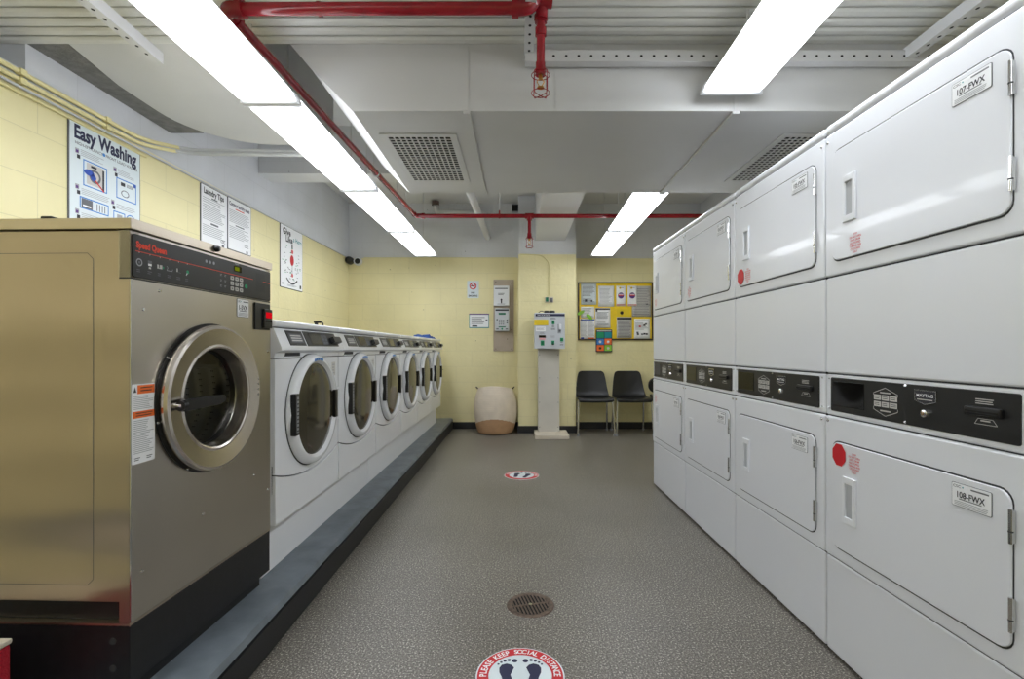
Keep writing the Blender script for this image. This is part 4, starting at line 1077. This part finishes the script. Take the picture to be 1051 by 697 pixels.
# ---------------------------------------------------------------- kiosk
t = thing('value_kiosk', 'grey card value kiosk on a pale post with cream foot before the column', 'kiosk', (.375, 5.98, 0))
b = MB(); b.box(-.18, .22, -.325, .08, 0, .045, 'kiosk_base', .004); b.build('foot', t)
b = MB(); b.box(-.133, .127, -.05, .085, .045, 1.06, 'kiosk_post', .003); post = b.build('post', t)
b = MB()
for u in (-.115, .11):
    for z in (.10, .40, .70, .98): screw(b, u, z, -.05, .005, 'seam')
b.build('screws', post)
b = MB(); KX0, KX1, KZ0, KZ1, KY = -.182, .181, 1.054, 1.484, -.18
b.box(KX0, KX1, KY, .0, KZ0, KZ1, 'kiosk', .005); kb = b.build('cabinet', t)
kw, kh = KX1-KX0, KZ1-KZ0
def K(px, py): return KX0+(px-92)/(430-92)*kw, KZ1-(py-215)/(622-215)*kh
def kbox(b, p0, p1, m, d=.003, bev=0):
    a = K(*p0); c = K(*p1); b.box(a[0], c[0], KY-d, KY+.001, c[1], a[1], m, bev)
b = MB(); kbox(b, (104, 228), (428, 255), 'navy'); b.build('header', kb)
b = MB(); a = K(120, 248); b.text('CARD VALUE CENTER', a[0], a[1], .018, KY-.0035, 'paper', 'l', .01, width=.16); b.build('header_text', kb)
b = MB(); kbox(b, (88, 292), (245, 358), 'note', .004); b.build('yellow_note', kb)
b = MB(); kbox(b, (105, 372), (215, 425), 'paper', .004); a = K(115, 412); c = K(205, 385); b.lines(a[0], c[0], a[1], c[1], KY-.0045, 4, 'grey_ink', .4, .2); b.build('white_note', kb)
b = MB(); kbox(b, (140, 470), (216, 496), 'display', .004, .001); kbox(b, (146, 500), (212, 520), 'pink', .003); b.build('display', kb)
for p0, p1 in (((160, 530), (200, 585)), ((284, 300), (316, 345)), ((280, 530), (314, 575)), ((376, 498), (412, 540))):
    b = MB(); kbox(b, p0, p1, 'green', .006, .002)
    cx = (p0[0]+p1[0])/2; kbox(b, (cx-8, p0[1]+12), (cx+8, p1[1]-12), 'green_dk', .012, .002); b.build('button', kb)
b = MB()
for p0, p1 in (((270, 268), (332, 290)), ((285, 352), (315, 380)), ((275, 388), (328, 410)), ((272, 475), (325, 485)), ((275, 495), (322, 500)), ((380, 545), (410, 556)), ((374, 568), (416, 585)), ((150, 436), (205, 442)), ((150, 450), (212, 455))):
    a = K(*p0); c = K(*p1); n = max(1, int((p1[1]-p0[1])/8)); b.lines(a[0], c[0], c[1], a[1], KY-.0006, n, 'mid_ink', .5, .15, int(p0[0]))
b.build('print', kb)
b = MB(); kbox(b, (350, 345), (386, 448), 'grey_plastic', .002, .001); kbox(b, (362, 345), (390, 405), 'white_plastic', .018, .004); kbox(b, (362, 412), (384, 432), 'mid_ink', .006, .001); b.build('card_holder', kb)
b = MB(); kbox(b, (285, 565), (308, 578), 'black', .014, .001); b.build('coin_slot', kb)
t = thing('goggles', 'black twin-lobed device with a short cable lying on the kiosk', 'device', (.375, 5.88, 1.4855))
for x in (-.032, .034): MB().lathe([(0, 0), (.030, .001), (.036, .012), (.030, .026), (0, .030)], (x, -.02, .0), 'black', 'Z', 18).build('lobe', t)
MB().tube([(-.06, 0, .012), (-.10, .01, .03), (-.13, .02, .006)], .004, 'black', 8, .03).build('cable', t)
t = thing('power_outlet', 'small double outlet with plugs on the column above the kiosk', 'outlet', (.385, CY, 1.665))
MB().box(-.055, .055, -.02, 0, -.035, .035, 'kiosk_base', .004).build('plate', t)
MB().box(-.045, -.012, -.04, -.02, -.025, .03, 'green_dk', .004).build('plug', t)
MB().box(.012, .045, -.038, -.02, -.028, .022, 'mid_ink', .004).build('plug', t)

# ---------------------------------------------------------------- rope basket
t = thing('laundry_basket', 'slouching woven basket, cream above and tan below, on the floor by the column', 'basket', (-.29, 6.11, 0))
seg = 96; prof = [(.0, .004), (.19, .004), (.215, .012), (.232, .05), (.25, .12), (.262, .20), (.268, .30), (.262, .40), (.245, .48), (.225, .54), (.215, .565), (.205, .56), (.21, .52), (.23, .40), (.24, .2), (.20, .03), (0, .02)]
def ringpt(r, h, k):
    a = 2*PI*k/seg; z = h+(.012*math.cos(2*a+PI+.2)-.020*math.sin(a))*max(0, (h-.35)/.2)
    return (r*math.cos(a)*(1+.02*math.sin(3*a+h*6)), r*math.sin(a)*.95, z)
fine = []
for (r0, h0), (r1, h1) in zip(prof[:-1], prof[1:]):
    n = max(1, int(abs(h1-h0)/.006))
    for k in range(n):
        q = k/n; bulge = .0009*math.cos(2*PI*((h0+(h1-h0)*q)/.024)); fine.append((r0+(r1-r0)*q+(bulge if r0 > .19 else 0), h0+(h1-h0)*q))
fine.append(prof[-1])
b = MB(); rows = [[ringpt(max(r, .0005), h, k) for k in range(seg)] for r, h in fine]
b.grid(rows, 'cream_rope', True)
ti = b.mi('tan_rope')
for f in b.bm.faces:
    c_ = f.calc_center_median()
    a = math.atan2(c_.y, c_.x)
    lim = .115+.085*max(0, -math.sin(a))**1.5
    if c_.z < lim: f.material_index = ti
b.build('body', t, angle=60)
for sx in (-1, 1):
    x = .205*sx; MB().tube([(x, -.05, .545), (x+sx*.03, -.05, .575), (x+sx*.035, .0, .575), (x, .03, .545)], .007, 'brown', 8, .02).build('handle', t)

# ---------------------------------------------------------------- chairs
def chair(x, y, rz, label):
    t = thing('stacking_chair', label, 'chair', (x, y, 0), rz, 'black chairs against the far wall')
    prof = [(-.225, .405, .205), (-.232, .425, .215), (-.222, .442, .220), (-.18, .446, .225), (-.10, .438, .226), (0, .432, .224), (.08, .434, .222), (.125, .448, .216), (.155, .485, .210), (.172, .55, .202), (.185, .62, .192), (.197, .69, .181), (.206, .735, .171), (.210, .758, .156), (.211, .768, .128)]
    n = 14; rows = []
    for i, (yy, z, hw) in enumerate(prof):
        row = []
        for k in range(n+1):
            s_ = -1+2*k/n; x_ = hw*s_
            e = s_*s_*s_*s_
            if i < 7: row.append((x_, yy, z+.014*e*(1 if i > 1 else 0)-.004*(1-s_*s_)))
            else: row.append((x_, yy-.030*s_*s_*(.6 if i > 9 else 1), z+.012*e*(1 if i < 9 else 0)))
        rows.append(row)
    b = MB(); b.grid(rows, 'chair_black'); o = b.build('shell', t, angle=80)
    so = o.modifiers.new('s', 'SOLIDIFY'); so.thickness = .007; so.offset = 0
    sd = o.modifiers.new('d', 'SUBSURF'); sd.levels = 1; sd.render_levels = 2
    b = MB(); zf = .418
    b.tube([(-.205, -.20, zf), (.205, -.20, zf)], .009, 'chrome', 12); b.tube([(-.19, .11, zf-.01), (.19, .11, zf-.01)], .009, 'chrome', 12)
    for sx in (-1, 1): b.tube([(sx*.205, -.20, zf), (sx*.19, .11, zf-.01)], .009, 'chrome', 12)
    b.build('frame', t)
    for sx in (-1, 1):
        b = MB(); b.tube([(sx*.207, -.203, zf+.008), (sx*.222, -.235, .012)], .0115, 'chrome', 14); b.cyl((sx*.222, -.235, 0), (sx*.2215, -.234, .022), .0145, 'grey_plastic', 14); b.build('leg', t)
        b = MB(); b.tube([(sx*.19, .11, zf), (sx*.205, .185, .012)], .0115, 'chrome', 14); b.cyl((sx*.205, .185, 0), (sx*.2045, .183, .022), .0145, 'grey_plastic', 14); b.build('leg', t)
    return t
chair(.942, 6.11, 0, 'black plastic chair with metal legs, left one next to the column')
chair(1.412, 6.11, 0, 'black plastic chair with metal legs, middle one under the notice board')
t = thing('padded_chair', 'black round backed chair almost hidden behind the farthest dryer', 'chair', (1.90, 6.06, 0), 0)
MB().rrect(-.245, .245, .49, .69, .14, .09, .095, 'chair_black', .012).build('backrest', t)
MB().rrect(-.02, .02, .42, .52, .16, .14, .01, 'black', .002).build('spine', t)
b = MB(); b.box(-.22, .22, -.22, .18, .43, .475, 'chair_black', .02, 3); b.build('seat', t)
MB().tube([(-.12, .10, .44), (-.12, .15, .47), (-.12, .15, .55)], .009, 'black', 8).build('back_bar', t)
for sx in (-1, 1):
    for y_ in (-.17, .15): MB().cyl((sx*.18, y_, 0), (sx*.18, y_, .44), .011, 'chrome', 12).build('leg', t)

# ---------------------------------------------------------------- notice board and papers
def nb(px): return wx(585+px/7.74)
def nz(py): return wz(280+py/7.74)
t = thing('notice_board', 'yellow notice board in a dark brown frame above the chairs', 'notice board', (nb(62), 6.4, nz(535)))
W_, H_ = nb(657)-nb(62), nz(76)-nz(535)
MB().box(.012, W_-.012, -.014, 0, .012, H_-.012, 'yellow').build('panel', t)
b = MB(); f = .018
for a in ((0, W_, 0, f), (0, W_, H_-f, H_), (0, f, f, H_-f), (W_-f, W_, f, H_-f)): b.box(a[0], a[1], -.026, 0, a[2], a[3], 'brown', .003)
b.build('frame', t)
def paper(label, x0, x1, y0, y1, m='paper', rot=0, layer=0, cat='paper', name='pinned_paper'):
    t = thing(name, label, cat, ((nb(x0)+nb(x1))/2, 6.4-.0145-.0025*layer, nz(y0)), 0, 'papers on the notice board')
    t.rotation_euler = (0, rot, 0)
    W_, H_ = nb(x1)-nb(x0), nz(y0)-nz(y1)
    b = MB(); n = 5
    rows = [[(-W_/2+W_*k/n, -.0015-.004*math.sin(j/4*PI/2)**2*abs(math.sin(k*1.1+x0)), -H_*j/4) for k in range(n+1)] for j in range(5)]
    b.grid(rows, m); o = b.build('sheet', t, angle=80)
    s_ = o.modifiers.new('s', 'SOLIDIFY'); s_.thickness = .0006
    return t, W_, H_
Yp = -.0062
t, a, h = paper('glossy sheet in a plastic sleeve, top left of the notice board', 85, 208, 88, 255, 'paper_c')
b = MB(); b.lines(-a/2+.02, a/2-.02, -h*.6, -.03, Yp, 8, 'mid_ink', .35, .4, 4); b.lines(-a/2+.02, a/2-.02, -h*.9, -h*.7, Yp, 3, 'mid_ink', .4, .3, 2); b.quad(-.05, -.02, -h*.85, -h*.75, Yp-.0003, 'ink'); b.quad(.03, .05, -h*.85, -h*.77, Yp-.0003, 'ink'); b.build('print', t)
t, a, h = paper('plain typed letter second from left in the top row of the board', 222, 348, 105, 270)
b = MB(); b.lines(-a/2+.02, a/2-.025, -h*.85, -.03, Yp, 12, 'grey_ink', .3, .3, 5); b.build('print', t)
for i, (x0, x1, lab) in enumerate(((365, 438, 'narrow flyer with purple seal standing clear on yellow, left of its twin'), (455, 528, 'narrow flyer with purple seal overlapping the large typed notice'))):
    t, a, h = paper(lab, x0, x1, 105, 266, layer=1+i, name='pinned_flyer', cat='flyer')
    b = MB(); b.disc(0, -h*.48, Yp, .040, 'purple'); b.quad(-.034, .034, -h*.50, -h*.43, Yp-.0003, 'red_soft'); b.quad(-.03, .03, -h*.44, -h*.41, Yp-.0005, 'paper'); b.disc(-.01, -h*.11, Yp, .014, 'note'); b.lines(.005, .035, -h*.13, -h*.08, Yp, 1, 'grey_ink', .5); b.quad(-a/2+.005, a/2-.005, -h*.96, -h*.92, Yp, 'red'); b.build('print', t)
t, a, h = paper('large typed notice at the top right of the board', 490, 642, 106, 350, 'paper_g')
b = MB(); b.lines(-a/2+.02, a/2-.015, -h*.94, -.03, Yp, 17, 'mid_ink', .25, .2, 9); b.quad(a*.22, a*.34, -h*.60, -h*.58, Yp-.0003, 'ink'); b.frame(-a/2+.004, a/2-.004, -h+.004, -h*.62, Yp, .003, 'mid_ink'); b.build('print', t)
t, a, h = paper('white sheet under green leaf shapes at the left edge of the board', 85, 192, 270, 360)
b = MB(); b.lines(-a/2+.015, a/2-.02, -h*.9, -.015, Yp, 6, 'grey_ink', .35, .5, 3); b.build('print', t)
for x0, y0, r, lab in ((85, 318, .5, 'green leaf shaped cutout over the left frame of the board'), (152, 352, -.75, 'green leaf shaped cutout lower right of its twin on the board')):
    t = thing('leaf_cutout', lab, 'cutout', (nb(x0), 6.4-.028, nz(y0)), 0, 'green leaf cutouts'); t.rotation_euler = (0, -r, 0)
    b = MB(); P_ = [(.052*math.cos(2*PI*k/16), 0, .023*math.sin(2*PI*k/16)*(1-.2*math.cos(2*PI*k/16))) for k in range(16)]; b.prism(P_, (0, .002, 0), 'lime'); b.build('sheet', t)
t, a, h = paper('typed notice with dark header near the middle left of the board', 198, 318, 280, 438, layer=2)
b = MB(); b.quad(-a/2+.004, a/2-.004, -.025, -.006, Yp, 'ink'); b.quad(-a/2+.008, -a/2+.03, -.05, -.02, Yp-.0003, 'ink'); b.lines(-a/2+.02, a/2-.02, -h*.55, -.05, Yp, 6, 'mid_ink', .35, .2, 1); b.lines(-a/2+.02, a/2-.02, -h*.9, -h*.62, Yp, 4, 'mid_ink', .35, .3, 2); b.build('print', t)
t, a, h = paper('two column notice with blue header at the lower left of the board', 78, 196, 366, 530, layer=1)
b = MB(); b.quad(-a/2+.004, a/2-.004, -.022, -.006, Yp, 'deep_blue'); b.quad(-a/2+.004, -a/2+.022, -.022, -.004, Yp-.0003, 'ink'); b.lines(-a/2+.01, -.006, -h*.85, -.035, Yp, 12, 'grey_ink', .35, .2, 1); b.lines(.006, a/2-.01, -h*.85, -.035, Yp, 12, 'grey_ink', .35, .2, 2); b.quad(-a/2+.01, -a/2+.05, -h*.97, -h*.90, Yp, 'deep_blue'); b.quad(0, a/2-.01, -h*.97, -h*.91, Yp, 'orange'); b.build('print', t)
t, a, h = paper('grey typed notice with dark header low in the middle right of the board', 368, 490, 352, 520, 'paper_g', layer=1)
b = MB(); b.quad(-a/2+.004, a/2-.004, -.034, -.008, Yp, 'ink'); b.lines(-a/2+.012, a/2-.012, -h*.95, -.05, Yp, 12, 'mid_ink', .4, .15, 6); b.build('print', t)
t, a, h = paper('notice with small dark pictures at the lower right of the board', 508, 632, 366, 528)
b = MB(); b.lines(-a/2+.012, a/2-.02, -.035, -.015, Yp, 1, 'grey_ink', .6, .1); b.lines(-a/2+.012, a/2-.02, -h*.55, -.05, Yp, 6, 'grey_ink', .4, .5, 6)
for u, z, c_ in ((-.06, .72, 'mid_ink'), (-.055, .8, 'ink'), (.0, .8, 'mid_ink'), (.03, .78, 'ink'), (.06, .79, 'ink'), (-.03, .42, 'red_soft'), (.03, .36, 'brown'), (.05, .3, 'mid_ink')): b.quad(u-.014, u+.014, -h*z, -h*z+.022, Yp-.0003, c_)
b.build('print', t)
t = thing('pinned_card', 'small yellow card with brown dot in the middle of the board', 'card', (nb(420), 6.4-.0145, nz(350)), 0)
MB().box(-.085, .085, -.002, 0, 0, .10, 'note').build('sheet', t); MB().cyl((-.02, -.002, .052), (-.02, -.010, .052), .022, 'brown', 18).build('seal', t)
t = thing('leaflet_holder', 'colourful leaflet of blue green and orange squares hanging below the board', 'leaflet', (nb(268), 6.4-.027, nz(628)), 0)
a, h = nb(332)-nb(205), nz(452)-nz(628)
MB().box(-a/2, a/2, -.006, .026, 0, h, 'navy', .001).build('sheet', t)
b = MB(); cs = [['orange', 'lime'], ['blue', 'orange'], ['green', 'teal']]
for i in range(2):
    for j in range(3): u = -a/2+.008+i*(a/2-.004); z = .012+j*(h*.29); b.quad(u, u+a/2-.012, z, z+h*.26, -.0065, cs[j][i])
b.lines(-a/2+.01, a/2-.01, h*.90, h*.98, -.0065, 1, 'paper_g', .5, .0)
for i, j, m_ in ((0, 1, 'paper'), (1, 1, 'paper'), (1, 0, 'paper_g'), (0, 0, 'brown')): b.disc(-a/4+i*a/2, .012+j*h*.29+h*.12, -.007, .018, m_, 10)
b.build('print', t)

# ---------------------------------------------------------------- floor: drain and distancing stickers
t = thing('floor_drain', 'round slotted metal drain in the grey floor', 'drain', (.050, 2.0, .0005))
MB().lathe([(.074, .0005), (.078, .003), (.094, .003), (.098, 0)], (0, 0, 0), 'cast', 'Z', 48).build('rim', t)
b = MB(); b.lathe([(.0001, .0008), (.076, .0008)], (0, 0, 0), 'dark', 'Z', 40); b.build('backing', t)
b = MB()
for k in range(-5, 6):
    x = k*.0135; L_ = math.sqrt(max(0, .076**2-x*x))
    if L_ > .01: b.box(x-.0029, x+.0029, -L_, L_, .0009, .0032, 'cast')
b.box(-.076, .076, -.005, .005, .0009, .0034, 'cast'); b.cyl((0, 0, .001), (0, 0, .0042), .008, 'chrome', 14); b.build('grate', t)
bpy.data.objects['grate'].rotation_euler = (0, 0, .25)

def decal(x, y, rz, label, D_):
    t = thing('floor_sticker', label, 'floor sticker', (x, y, .0006), rz, 'round distancing stickers on the floor')
    R_ = D_/2; n = 72
    b = MB(); b.lathe([(.0001, .0008), (R_*.985, .0008), (R_, 0)], (0, 0, 0), 'paper_c', 'Z', n); b.build('disc', t)
    b = MB(); b.lathe([(R_*.715, .0012), (R_*.965, .0012)], (0, 0, 0), 'red', 'Z', n); b.build('red_ring', t)
    b = MB(); s_ = 'PLEASE KEEP SOCIAL DISTANCE'
    for i, ch in enumerate(s_):
        if ch == ' ': continue
        a = math.radians(90-(i-13)*7.0); r = R_*.775
        b.text(ch, r*math.cos(a)*.985, r*math.sin(a)*.985, R_*.215, .0016, 'paper', 'c', .022, sx=.84, rot=a-PI/2, plane='floor')
    b.build('lettering', t)
    for sx in (-1, 1):
        b = MB(); k_ = R_/.143
        sole = [(.020, .036), (.030, .050), (.045, .056), (.062, .050), (.070, .034), (.069, .012), (.060, -.012), (.056, -.035), (.055, -.060), (.046, -.076), (.033, -.078), (.024, -.066), (.022, -.045), (.026, -.022), (.032, 0), (.026, .018)]
        b.faces([(sx*u*k_*.98, v*k_, .0016) for u, v in (sole if sx > 0 else sole[::-1])][::-1], [tuple(range(len(sole)))], 'navy')
        for u, v, r in ((.018, .071, .0095), (.037, .0745, .0065), (.051, .0705, .0055), (.063, .063, .0045), (.072, .053, .004)):
            m_ = 14; b.faces([(sx*u*k_+r*k_*math.cos(2*PI*q/m_), v*k_+r*k_*math.sin(2*PI*q/m_), .0016) for q in range(m_)], [tuple(range(m_))], 'navy')
        b.build('footprint', t)
    return t
decal(.006, 1.568, 0, 'near round social distance floor sticker cut by the bottom edge', .287)
decal(.028, 4.05, -.25, 'far round social distance floor sticker in the middle of the aisle', .29)
